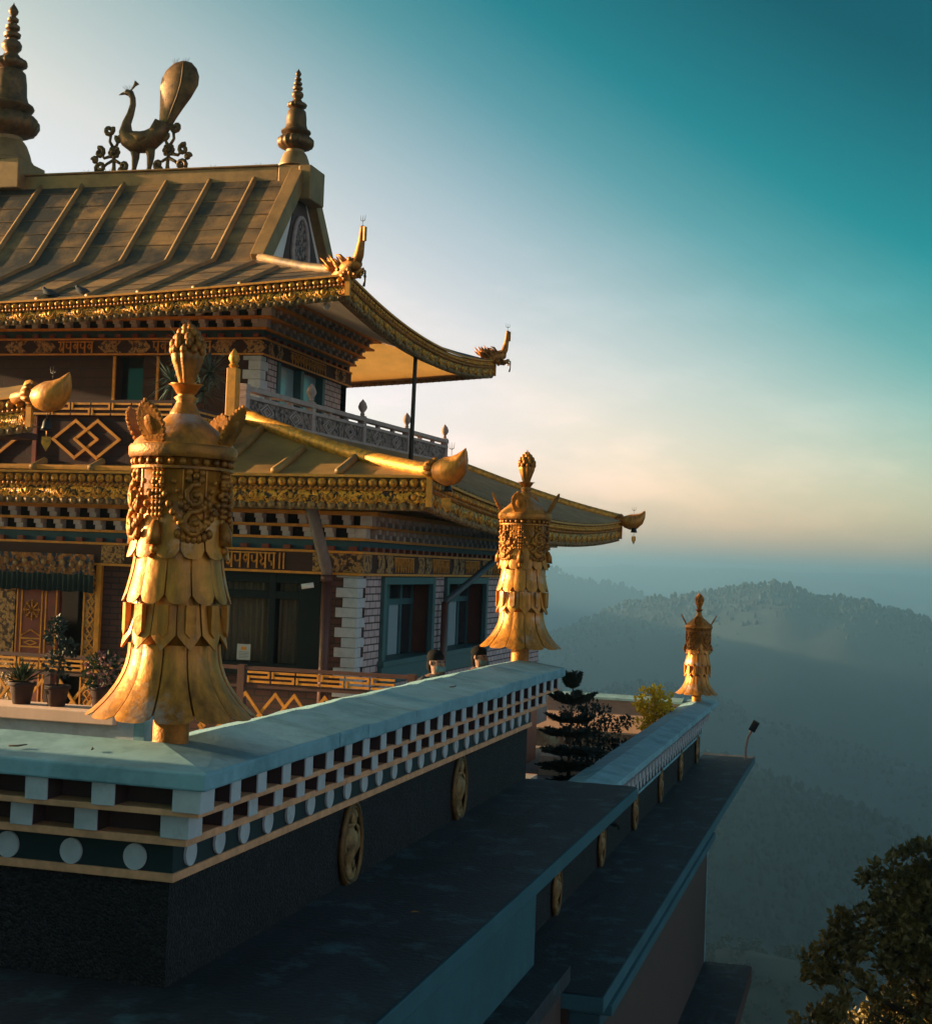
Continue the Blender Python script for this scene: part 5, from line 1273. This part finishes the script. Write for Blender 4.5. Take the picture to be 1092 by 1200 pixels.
# spires
def spire(name, loc, sc, label, big):
    t = thing(name, loc, label, 'spire', 'spires on the main ridge'); K = .005446*sc
    def L_(prof, mname, pname, n=24, lob=None):
        g = MB(); g.lathe([(r*K, z*K) for r, z in prof], n, Vector(loc), True, lob); return g.build(pname, M[mname], t)
    L_([(53, 0), (53, 6), (50, 8), (46, 22), (39, 40), (34, 47), (30, 48), (30, 56)], 'roof_rib', 'pedestal')
    L_([(30, 56), (36, 58), (50, 66), (56, 78), (55, 90), (46, 100), (34, 103)], 'bronze_shaded_gilt', 'lotus_ring', 64, lambda j, q: 1+.11*abs(sin(q*8)) if 1 < j < 6 else 1)
    L_([(32, 103), (34, 106), (46, 110), (50, 116), (48, 121), (39, 126), (36, 134), (34, 142), (33, 165), (30, 186), (24, 192), (14, 193)], 'bronze_shaded_gilt', 'bell')
    L_([(14, 193), (19, 196), (28, 201), (30, 207), (27, 213), (20, 217), (15, 224), (12, 226)], 'bronze_shaded_gilt', 'petal_ring', 48, lambda j, q: 1+.12*abs(sin(q*6)) if 1 < j < 5 else 1)
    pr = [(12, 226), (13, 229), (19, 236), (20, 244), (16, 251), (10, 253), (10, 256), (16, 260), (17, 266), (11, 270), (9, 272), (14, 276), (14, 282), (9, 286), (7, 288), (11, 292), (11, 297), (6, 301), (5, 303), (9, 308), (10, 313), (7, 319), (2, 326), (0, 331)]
    L_(pr, 'bronze_shaded_gilt', 'rings_and_bud')
    return t
spire('roof_spire', (-10.10, 24.05, 10.036), 1.0, 'small gilt ringed spire on the right end of the ridge', False)
g = spire('roof_spire', (-16.02, 24.05, 10.3), 1.75, 'tall gilt ringed spire on the middle of the ridge, beside the peacock', True)
gp = MB(); gp.box(-16.6, -15.45, 23.6, 24.5, 9.74, 10.3); gp.build('plinth', M['roof_rib'], g, bevel=.02)
# peacock, facing left
PXc, PYc, PZ = -13.2, 24.1, 10.036
t = thing('peacock_statue', (PXc, PYc, PZ), 'weathered gilt peacock with upright closed tail on the roof ridge', 'peacock statue')
def Q(x, z, y=0): return Vector((PXc+x, PYc+y, PZ+z))
b = MB()
b.tube([Q(.42, .95), Q(.32, .74), Q(.18, .64), Q(.02, .60), Q(-.14, .61), Q(-.27, .68), Q(-.345, .82), Q(-.325, .98), Q(-.255, 1.15), Q(-.215, 1.32), Q(-.225, 1.44), Q(-.275, 1.535), Q(-.35, 1.56), Q(-.40, 1.545)],
       [.16, .18, .195, .205, .21, .18, .125, .085, .068, .058, .055, .066, .06, .03], 14)
b.tube([Q(-.37, 1.55), Q(-.46, 1.535), Q(-.52, 1.515)], [.034, .022, .004], 8)
b.build('body', M['bronze_shaded_gilt'], t)
tl = MB()
sec = [(.30, .60, .11), (.44, .80, .125), (.51, 1.0, .17), (.58, 1.2, .24), (.655, 1.4, .32), (.715, 1.62, .39), (.735, 1.78, .38), (.75, 1.93, .31), (.77, 2.05, .18), (.78, 2.09, .05)]
for k, (x, z, r) in enumerate(sec): pass
vs_, fs_ = [], []; n = 18
for x, z, r in sec:
    for k in range(n):
        q_ = 2*pi*k/n; wx = r*cos(q_); vs_.append(Q(x+wx, z, r*.36*sin(q_)*(1-.25*abs(cos(q_)))))
for j in range(len(sec)-1):
    for k in range(n): fs_.append((j*n+k, j*n+(k+1) % n, (j+1)*n+(k+1) % n, (j+1)*n+k))
fs_ += [tuple(range(n-1, -1, -1)), tuple((len(sec)-1)*n+k for k in range(n))]
tl.add(vs_, fs_, True); tl = tl.build('tail', M['bronze_shaded_gilt'], t)
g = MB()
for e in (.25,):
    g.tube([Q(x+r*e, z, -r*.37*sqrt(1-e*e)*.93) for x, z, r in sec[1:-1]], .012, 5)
g.build('tail_quills', M['bronze_shaded_gilt'], tl)
g = MB()
for s in (-1, 1):
    g.tube([Q(-.18, .72, s*.15), Q(.05, .64, s*.19), Q(.30, .66, s*.15)], [.03, .10, .02], 8, flat=.5)
g.build('wing', M['bronze_shaded_gilt'], t)
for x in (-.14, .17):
    g = MB(); g.tube([Q(x, .52), Q(x+.03, .32), Q(x+.01, .12), Q(x+.0, .0)], [.11, .075, .045, .05], 8); g.tube([Q(x+.02, .03), Q(x-.12, .02)], [.04, .02], 6); g.build('leg', M['bronze_shaded_gilt'], t)
g = MB(); g.tube([Q(-.285, 1.57), Q(-.20, 1.68), Q(-.15, 1.74)], [.012, .03, .065], 8, flat=.4)
for k in range(5): g.tube([Q(-.33+.02*k, 1.57), Q(-.45+.045*k, 1.68+.02*(k % 2))], [.006, .003], 4)
g.build('crest', M['bronze_shaded_gilt'], t)
for sx in (-1, 1):
    g = MB(); c = .56
    for k in range(8): q_ = 2*pi*k/8; g.ball(Q(sx*c+.085*cos(q_), .43+.085*sin(q_)), (.05, .045, .05), 6, 4)
    g.ball(Q(sx*c, .43, -.03), .065, 8, 6)
    g.tube([Q(sx*c, .34), Q(sx*(c-.01), .16), Q(sx*c, -.02)], [.03, .036, .06], 8)
    for (cx, cz, R, d, st) in ((c+.13, .86, .085, 1, 2.6), (c-.10, .70, .065, -1, .6), (c+.30, .44, .085, 1, 1.2), (c+.27, .15, .085, 1, -.6), (c-.20, .17, .08, -1, -.6), (c+.40, .30, .045, 1, 0)):
        g.tube([Q(sx*(cx+1.2*R*(1-.075*k)*cos(st+d*k*.66)), cz+1.2*R*(1-.075*k)*sin(st+d*k*.66)) for k in range(12)], [.046]*8+[.042, .04, .04, .05], 6)
    for p0, p1, p2 in (((c+.03, .53), (c+.10, .64), (c+.08, .80)), ((c-.03, .53), (c-.06, .60), (c-.06, .66)), ((c+.08, .36), (c+.20, .33), (c+.24, .38)), ((c+.02, .28), (c+.14, .22), (c+.19, .18)), ((c-.02, .28), (c-.10, .24), (c-.13, .22))):
        g.tube([Q(sx*p0[0], p0[1]), Q(sx*p1[0], p1[1]), Q(sx*p2[0], p2[1])], [.034, .03, .03], 6)
    g.build('scroll_stand', M['bronze_shaded_gilt'], t)
g = MB()
for x in (.62, .84):
    for k in range(4): e = -1.5+k; g.tube([Q(x, 2.0), Q(x+.045*e, 2.13+.02*(k % 2))], [.006, .003], 4)
g.build('bird_spikes', M['metal_black'], t)
for i, x in enumerate((-14.35, -13.9, -11.75, -10.85)):
    t = thing('ridge_spike', (x, 24.1, 10.03), 'thin wire spikes on the ridge', 'spikes'); g = MB()
    for k in range(4): e = -1.5+k; g.tube([(x, 24.1, 10.03), (x+.05*e, 24.1, 10.13+.03*(k % 2))], [.006, .003], 4)
    g.build('wires', M['metal_black'], t); t['group'] = 'wire spikes on the ridge'
    t['label'] = ('thin wire spikes on the ridge beside the tall left spire', 'thin wire spikes on the ridge just left of the peacock stand', 'thin wire spikes on the ridge midway between peacock and small spire', 'thin wire spikes on the ridge close to the small spire')[i]
# ------------------------------------------------------------------ pipes, lamps, camera
t = thing('drainpipe', (-6.95, 18.3, .35), 'maroon drainpipe with pale slanting upper length at the temple front corner', 'drainpipe')
g = MB(); g.tube([(-6.91, 17.45, 3.70), (-6.96, 18.26, 2.86), (-6.96, 18.28, 2.80)], [.08, .08, .07], 12); g.build('slanting_length', M['pipegrey'], t)
g = MB(); g.tube([(-6.96, 18.28, 2.83), (-6.96, 18.28, .35)], .068, 12); g.tube([(-6.96, 18.28, 2.80), (-6.96, 18.28, 2.70)], .085, 12); g.build('downpipe', M['pipe'], t)
t = thing('drainpipe', (-6.47, 22.3, .35), 'slate drainpipe slanting from the lower eave to between the side windows', 'drainpipe')
g = MB(); g.tube([(-5.55, 23.75, 3.52), (-6.44, 22.35, 2.43), (-6.47, 22.3, 2.36)], .052, 10); g.build('slanting_length', M['pipeteal'], t)
g = MB(); g.tube([(-6.47, 22.3, 2.40), (-6.47, 22.3, .35)], .055, 10); g.build('downpipe', M['pipe'], t)
t = thing('support_pole', (-7.6, 23.75, 4.7), 'thin bare pole propping the upper eave from the lower roof', 'pole')
g = MB(); g.tube([(-7.6, 23.75, 4.68), (-7.6, 23.8, 6.60)], [.042, .036], 10); g.build('shaft', M['bark'], t)
g = MB(); g.box(-7.7, -7.5, 23.65, 23.85, 4.66, 4.75); g.build('foot', M['gold_paint'], t)
t = thing('security_camera', (-7.18, 18.2, 2.62), 'small white security camera beside the maroon drainpipe', 'camera')
g = MB(); g.tube([(-7.25, 18.1, 2.63), (-7.10, 18.16, 2.66)], .035, 10); g.build('housing', M['lampwhite'], t)
g = MB(); g.tube([(-7.10, 18.17, 2.66), (-7.02, 18.24, 2.70)], .015, 6); g.ball((-7.26, 18.096, 2.628), .026, 8, 5); g.build('bracket_and_lens', M['metal_black'], t)
t = thing('eave_bulb', (-7.9, 20.25, 6.86), 'round white bulb hanging under the near corner of the upper eave', 'bulb')
g = MB(); g.ball((-7.9, 20.25, 6.80), .06, 12, 8); g.build('globe', M['lampwhite'], t)
g = MB(); g.tube([(-7.9, 20.25, 6.84), (-7.9, 20.25, 6.97)], .02, 6); g.build('socket', M['metal_black'], t)
t = thing('floodlight', (-2.50, 33.3, ZL2), 'small floodlight on a bent pole at the far end of the overhanging ledge', 'floodlight')
g = MB(); g.tube([(-2.5, 33.3, ZL2), (-2.5, 33.3, ZL2+.25), (-2.46, 33.3, ZL2+.5), (-2.38, 33.3, ZL2+.66)], .028, 8); g.build('pole', M['pipegrey'], t)
g = MB(); g.obox((-2.33, 33.28, ZL2+.76), (.055, 0, .11), (.07, 0, -.035), (0, .09, 0)); g.build('lamp_head', M['metal_black'], t, bevel=.01)
for i, (x, y, z) in enumerate(((-12.43, 20.0, 6.93), (-11.85, 20.0, 6.95))):
    t = thing('pigeon', (x, y, z), ('left of two dark pigeons resting on the upper roof edge', 'right of two dark pigeons resting on the upper roof edge')[i], 'pigeon', 'pigeons on the upper roof')
    g = MB(); g.tube([(x+.16, y, z+.03), (x+.07, y, z+.07), (x, y, z+.085), (x-.07, y, z+.11), (x-.10, y, z+.15), (x-.115, y, z+.17)], [.018, .045, .06, .05, .03, .026], 8); g.tube([(x-.13, y, z+.17), (x-.16, y, z+.163)], [.010, .003], 5); g.tube([(x, y, z+.05), (x, y, z)], .008, 5); g.build('body', M['jacket'], t)
# ------------------------------------------------------------------ plants
def leaf(mb, c, d, n, L_, w, fold=.25):
    d = d.normalized(); s = d.cross(n)
    if s.length < 1e-4: s = d.cross(Vector((1, .3, .2)))
    s.normalize(); n = s.cross(d)
    a = c; b = c+d*L_; m_ = c+d*L_*.45
    mb.add([a, m_+s*w*.5+n*w*fold, b, m_-s*w*.5+n*w*fold], [(0, 1, 2), (0, 2, 3)], False)
def rdir(rn):
    while True:
        v = Vector((rn.uniform(-1, 1), rn.uniform(-1, 1), rn.uniform(-1, 1)))
        if .05 < v.length < 1: return v.normalized()
def clump(mb, rn, c, r, n, L_, w, flat=1.0):
    for _ in range(n):
        d = rdir(rn); p = Vector(c)+Vector((d.x*r, d.y*r, d.z*r*flat))*(rn.random()**.45)
        leaf(mb, p, (d+rdir(rn)*.8), rdir(rn), L_*rn.uniform(.7, 1.25), w*rn.uniform(.8, 1.2))
# flower pots
def pot(parent, x, y, z, r, h, m_='pot'):
    g = MB(); g.lathe([(r*.68, z), (r*.95, z+h*.8), (r*.97, z+h*.82), (r*1.1, z+h*.83), (r*1.1, z+h), (r*.95, z+h), (r*.9, z+h*.9), (r*.1, z+h*.9)], 18, (x, y, 0)); return g.build('pot', M[m_], parent)
rn = random.Random(21)
t = thing('potted_plant', (-7.0, 11.13, 1.66), 'potted spiky green plant on the inner wall, leftmost of the three pots', 'potted plant', 'pots on the inner wall')
pot(t, -7.0, 11.13, 1.66, .11, .19); g = MB()
for k in range(90):
    a = rn.uniform(0, 6.28); e = rn.uniform(.2, 1.3); d = Vector((cos(a)*cos(e), sin(a)*cos(e), sin(e))); leaf(g, Vector((-7.0, 11.13, 1.84))+d*.03, d, Vector((0, 0, 1)), rn.uniform(.12, .22), .025)
g.build('foliage', M['leaf'], t)
t = thing('potted_plant', (-6.66, 11.13, 1.66), 'potted topiary with small round leaf balls on the inner wall, middle of the three pots', 'potted plant', 'pots on the inner wall')
pot(t, -6.66, 11.13, 1.66, .105, .18); g = MB()
for (dx, dz, r) in ((-.0, .16, .11), (.09, .30, .07), (-.05, .40, .07), (-.02, .50, .06)): clump(g, rn, (-6.66+dx, 11.13, 1.86+dz), r, 90, .05, .03)
g.build('foliage', M['leaf_dark'], t); g = MB(); g.tube([(-6.66, 11.13, 1.82), (-6.65, 11.13, 2.1), (-6.68, 11.13, 2.36)], [.014, .011, .006], 6); g.tube([(-6.655, 11.13, 2.0), (-6.55, 11.13, 2.25)], [.009, .005], 5); g.build('stem', M['bark'], t)
t = thing('potted_plant', (-6.22, 11.13, 1.66), 'potted flowering plant with pink blooms on the inner wall, nearest the big banner', 'potted plant', 'pots on the inner wall')
pot(t, -6.22, 11.13, 1.66, .12, .20); g = MB(); clump(g, rn, (-6.22, 11.13, 1.97), .16, 220, .07, .035); g.build('foliage', M['leaf'], t)
M['petal'] = mat('pink_petal', (.38, .14, .13), .8, 0, .3, 20)
g = MB()
for k in range(26): d = rdir(rn); clump(g, rn, Vector((-6.22, 11.13, 1.98))+d*.15, .02, 7, .035, .03)
g.build('blooms', M['petal'], t)
# spiky plant on the upper balcony, behind the near banner
t = thing('spiky_plant', (-9.75, 19.6, 4.95), 'large blue-green plant with long drooping needle leaves on the balcony behind the banner finial', 'plant')
pot(t, -9.75, 19.6, 4.95, .20, .30); g = MB(); M['leaf_blue'] = mat('blue_green_leaf', (.045, .085, .075), .55, 0, .5, 6, trans=.15)
for (cx, cz, n) in ((0, .95, 170), (-.28, .62, 90), (.30, .75, 100), (-.1, 1.15, 80), (.2, .45, 60)):
    for k in range(n):
        d = rdir(rn); d.z = d.z*.7+.25; d.normalize(); p0 = Vector((-9.75+cx, 19.6, 4.95+cz)); L_ = rn.uniform(.25, .52)
        p1 = p0+d*L_*.6; p2 = p0+d*L_+Vector((0, 0, -.10*rn.random()))
        s = d.cross(Vector((0, 0, 1))); s = s.normalized()*.013 if s.length > .01 else Vector((.008, 0, 0))
        g.add([p0-s, p0+s, p1+s, p2, p1-s], [(0, 1, 2, 4), (4, 2, 3)], False)
g.build('foliage', M['leaf_blue'], t); g = MB()
for q in ((0, .95), (-.28, .62), (.3, .75), (-.1, 1.15), (.2, .45)): g.tube([(-9.75, 19.6, 5.2), (-9.75+q[0]*.6, 19.6, 5.0+q[1]*.7), (-9.75+q[0], 19.6, 4.95+q[1])], [.03, .025, .015], 6)
g.build('stem', M['bark'], t)
# norfolk pine
bx, by, bz = -4.13, 21.0, -1.0
t = thing('norfolk_pine', (bx, by, bz), 'young dark pine with tiered horizontal branches behind the near parapet end', 'tree')
g = MB(); g.tube([(bx, by, bz), (bx+.02, by, bz+1.2), (bx+.04, by, 1.36)], [.04, .028, .008], 8); g.build('trunk', M['bark'], t)
g = MB(); br = MB()
for (z, R, rise, n) in ((1.26, .20, .13, 6), (1.02, .44, .10, 6), (.80, .42, .03, 6), (.60, .50, .02, 7), (.36, .58, -.02, 7), (.16, .62, -.05, 7), (-.06, .66, -.08, 7), (-.28, .74, -.10, 7), (-.52, .8, -.12, 7), (-.74, .8, -.12, 7)):
    ph = rn.uniform(0, 1)
    for k in range(n):
        a = ph+2*pi*k/n; Rk = R*rn.uniform(.6, .95); c = Vector((bx+.02, by, z))
        P_ = [c+Vector((cos(a)*Rk*s, sin(a)*Rk*s, rise*s*s*1.6-(0.05*sin(pi*s) if rise < .1 else 0))) for s in [j/10 for j in range(11)]]
        br.tube(P_, [.012-.0009*j for j in range(11)], 5)
        for j in range(1, 11):
            wd = .05+.09*sin(pi*(j/10)**.8)*(R/.6); tan = (P_[j]-P_[j-1]).normalized(); s = tan.cross(Vector((0, 0, 1))).normalized()
            for sg in (-1, 1):
                for q in range(7):
                    p = P_[j-1]+(P_[j]-P_[j-1])*(q/7); d = (s*sg+tan*.7+Vector((0, 0, .35))).normalized()
                    for w_ in range(2): leaf(g, p+d*wd*.5*w_, d+rdir(rn)*.3, Vector((0, 0, 1)), wd*rn.uniform(.7, 1.3), .034)
            for q in range(4): leaf(g, P_[j], rdir(rn)+Vector((0, 0, .5))+tan, rdir(rn), .05, .018)
br.build('branches', M['bark'], t); g.build('crown', M['leaf_dark'], t)
# small broadleaf tree
bx, by, bz = -4.80, 26.2, -1.0
t = thing('small_tree', (bx, by, bz), 'small dark broadleaf tree with several thin stems beside the pine', 'tree')
g = MB(); 
for k, (dx, dz, r) in enumerate(((.0, 1.6, .035), (.09, 1.3, .018), (.17, 1.35, .018), (.25, 1.2, .016), (-.12, 1.5, .02))): g.tube([(bx+dx*.8, by, bz), (bx+dx, by, bz+dz*.5), (bx+dx*1.6-.05, by+.05*k, bz+dz)], [r, r*.8, r*.4], 6)
g.build('trunk', M['bark'], t); g = MB()
for (dx, dz, r, n) in ((-.25, 1.25, .30, 170), (.12, 1.48, .28, 170), (-.05, 1.05, .33, 200), (.36, 1.22, .25, 130), (.62, 1.38, .13, 60), (.74, 1.42, .09, 35), (-.42, 1.52, .20, 90), (.42, .92, .22, 110), (.60, 1.0, .13, 50), (-.35, .85, .22, 110), (.1, .72, .26, 120), (.5, .66, .1, 26), (-.1, 1.66, .17, 80)):
    clump(g, rn, (bx+dx*.85+.06, by+rn.uniform(-.25, .25), bz+dz*1.08-.26), r*1.0, int(n*.95), .10, .05, .9)
g.build('crown', M['leaf_dark'], t)
# yellow shrub
bx, by, bz = -4.16, 30.2, -1.0
t = thing('yellow_shrub', (bx, by, bz), 'sunlit golden yellow shrub in front of the cream wall', 'shrub')
pot(t, bx, by, bz, .18, .3); g = MB(); g.tube([(bx, by, bz+.25), (bx, by, bz+.7), (bx+.05, by, bz+1.1)], [.03, .022, .01], 6); g.build('stem', M['bark'], t); g = MB()
for (dx, dz, r, n) in ((-.12, 1.2, .22, 120), (.15, 1.22, .18, 80), (-.05, .98, .22, 110), (-.14, .72, .18, 70), (.2, 1.0, .16, 60), (.02, 1.38, .12, 45), (-.24, 1.05, .1, 40)): clump(g, rn, (bx+dx*1.15, by+rn.uniform(-.1, .1), bz+dz+.14), r*1.15, int(n*1.7), .095, .06)
g.build('foliage', M['leaf_gold'], t)
t = thing('green_shrub', (-3.98, 31.3, -1.0), 'low dark green shrub tucked behind the yellow one at the far banner', 'shrub')
g = MB()
for (dx, dz, r, n) in ((.0, 1.0, .2, 130), (-.25, .85, .22, 130), (.1, .7, .2, 100), (-.1, .4, .25, 90)): clump(g, rn, (-4.02+dx, 31.3, -1.0+dz), r, n, .08, .05)
g.build('foliage', M['leaf_dark'], t); g = MB(); g.tube([(-4.0, 31.3, -1), (-4.02, 31.3, -.2)], [.03, .012], 6); g.build('stem', M['bark'], t)
t = thing('box_planter', (-4.05, 26.6, -1.0), 'small teal planter box standing against the inside of the lower parapet', 'planter')
g = MB(); g.box(-4.42, -4.30, 27.0, 27.55, -.58, -.30); g.build('box', M['tealframe'], t, bevel=.01); g = MB(); g.box(-4.44, -4.28, 26.98, 27.57, -.30, -.27); g.build('lid', M['cap'], t, bevel=.005)
# big tree at the lower right
bx, by = 2.9, 29.0
t = thing('broadleaf_tree', (bx, by, -14), 'dark evergreen tree with olive-brown leaves standing out in the valley beyond the ledges', 'tree')
g = MB(); g.tube([(bx, by, -22), (bx-.1, by, -14), (bx, by, -10), (bx+.1, by, -6), (bx, by, -3.4)], [.45, .38, .30, .18, .05], 10)
lumps = []
rn = random.Random(44)
for k in range(120):
    a = rn.uniform(0, 6.28); h = rn.uniform(0, 1)
    R = 4.3*sin(pi*(.16+.78*h))**.8*(1-.25*h)
    rr = R*sqrt(rn.uniform(.25, 1)); z = -11.8+10.0*h
    lumps.append((bx+rr*cos(a), by+rr*sin(a), z, rn.uniform(.65, 1.05)))
lumps += [(.55, 28.2, -2.75, .55), (-.15, 28.6, -3.7, .45), (-.62, 28.3, -4.25, .36), (-.5, 28.0, -5.3, .55), (.4, 27.9, -3.55, .6), (1.2, 28.4, -2.2, .55), (.3, 27.6, -4.8, .8), (1.9, 28.5, -1.75, .5), (.1, 27.7, -6.0, .8), (.9, 28.0, -3.0, .7)]
for x, y, z, r in lumps:
    g.tube([(bx, by, z-2.0 if z > -9 else z-1), (bx+(x-bx)*.5, by+(y-by)*.5, z-.9), (x, y, z)], [.12, .06, .015], 5)
g.build('trunk', M['bark'], t)
g = MB()
for x, y, z, r in lumps:
    for q in range(int(18+26*r)):
        d = rdir(rn); c = Vector((x, y, z))+d*r*rn.uniform(.55, 1.05); 
        for w_ in range(15):
            dd = (d*.6+rdir(rn)+Vector((0, 0, .25))); leaf(g, c+rdir(rn)*.10, dd, rdir(rn), rn.uniform(.12, .19), rn.uniform(.08, .12))
g.build('crown', M['leaf_olive'], t)
# fallen leaves on the ledge
for i, (x, y, lb) in enumerate(((-2.95, 9.6, 'dry orange leaf lying on the broad ledge near the parapet corner'),)):
    g = MB(); leaf(g, Vector((x, y, ZL+.012)), Vector((1, .3, .05)), Vector((0, 0, 1)), .07, .03, .2); o = g.build('fallen_leaf', M['gold_paint']); tag(o, lb, 'leaf')

# ------------------------------------------------------------------ two people behind the parapet, only their heads show
hr = random.Random(8)
def person(loc, turn, label, cloth):
    t = thing('person', loc, label, 'person', None, turn)
    J = [(0, 0, .92, .15), (0, 0, 1.10, .14), (0, .01, 1.28, .16), (0, .01, 1.40, .10), (0, -.01, 1.47, .055), (0, -.02, 1.56, .088), (0, -.015, 1.64, .085)]
    vs = [j[:3] for j in J]; rr = [j[3] for j in J]; ed = [(i, i+1) for i in range(6)]
    def chain(p, root):
        k = root
        for x, y, z, r in p: vs.append((x, y, z)); rr.append(r); ed.append((k, len(vs)-1)); k = len(vs)-1
    for s in (-1, 1):
        chain([(s*.18, .01, 1.38, .06), (s*.24, 0, 1.12, .045), (s*.22, -.12, .92, .034), (s*.20, -.18, .88, .03)], 3)
        chain([(s*.10, 0, .84, .10), (s*.11, -.01, .48, .06), (s*.11, .02, .08, .04), (s*.11, -.12, .03, .035)], 0)
    me = bpy.data.meshes.new('body'); me.from_pydata(vs, ed, []); o = bpy.data.objects.new('body', me); COL.objects.link(o); o.parent = t
    me.materials.append(M['skin'])
    sk = o.modifiers.new('Skin', 'SKIN')
    for v, r in zip(me.skin_vertices[0].data, rr): v.radius = (r, r)
    me.skin_vertices[0].data[0].use_root = True
    sb = o.modifiers.new('Sub', 'SUBSURF'); sb.levels = sb.render_levels = 2
    f = MB(); f.ball((0, -.115, 1.575), (.016, .022, .024), 6, 4)
    for s in (-1, 1): f.ball((s*.088, -.01, 1.59), (.012, .02, .03), 6, 4)
    f.build('nose_and_ears', M['skin'], t, local=True)
    f = MB()
    for s in (-1, 1): f.ball((s*.032, -.098, 1.605), (.013, .008, .008), 6, 4)
    f.build('eyes', M['hair'], t, local=True)
    f = MB(); f.ball((0, .022, 1.65), (.093, .098, .08), 14, 9); f.ball((0, .05, 1.56), (.085, .065, .10), 12, 7); f.v = [(x*(1+hr.uniform(-.05, .07)), y*(1+hr.uniform(-.05, .07)), z+hr.uniform(-.008, .008)) for x, y, z in f.v]; f.build('hair', M['hair'], t, local=True)
    f = MB(); f.grid(lambda u, v: (.082*sin((u-.5)*2.3), -.03-.085*cos((u-.5)*2.3)-.012*sin(pi*v), 1.50+.06*v), 10, 5); f.build('face_mask', M['mask'], t, local=True)
    f = MB(); f.lathe([(.30, .12), (.25, .5), (.20, .9), (.205, 1.15), (.215, 1.32), (.15, 1.43), (.085, 1.47), (.06, 1.465)], 20); 
    for s in (-1, 1): f.tube([(s*.12, .01, 1.38), (s*.20, .01, 1.34), (s*.255, 0, 1.12), (s*.23, -.11, .95)], [.085, .085, .07, .055], 10)
    f.build('coat', M[cloth], t, local=True)
    return t
person((-4.42, 15.0, .35), radians(55), 'person with pale face mask behind the parapet, left of the two dark-haired heads', 'jacket')
person((-4.40, 16.75, .32), radians(60), 'person with dark hair half hidden behind the parapet close to the mid-distance banner', 'robe')
# ------------------------------------------------------------------ no grove is built here; the added wall on the left shades the near wall
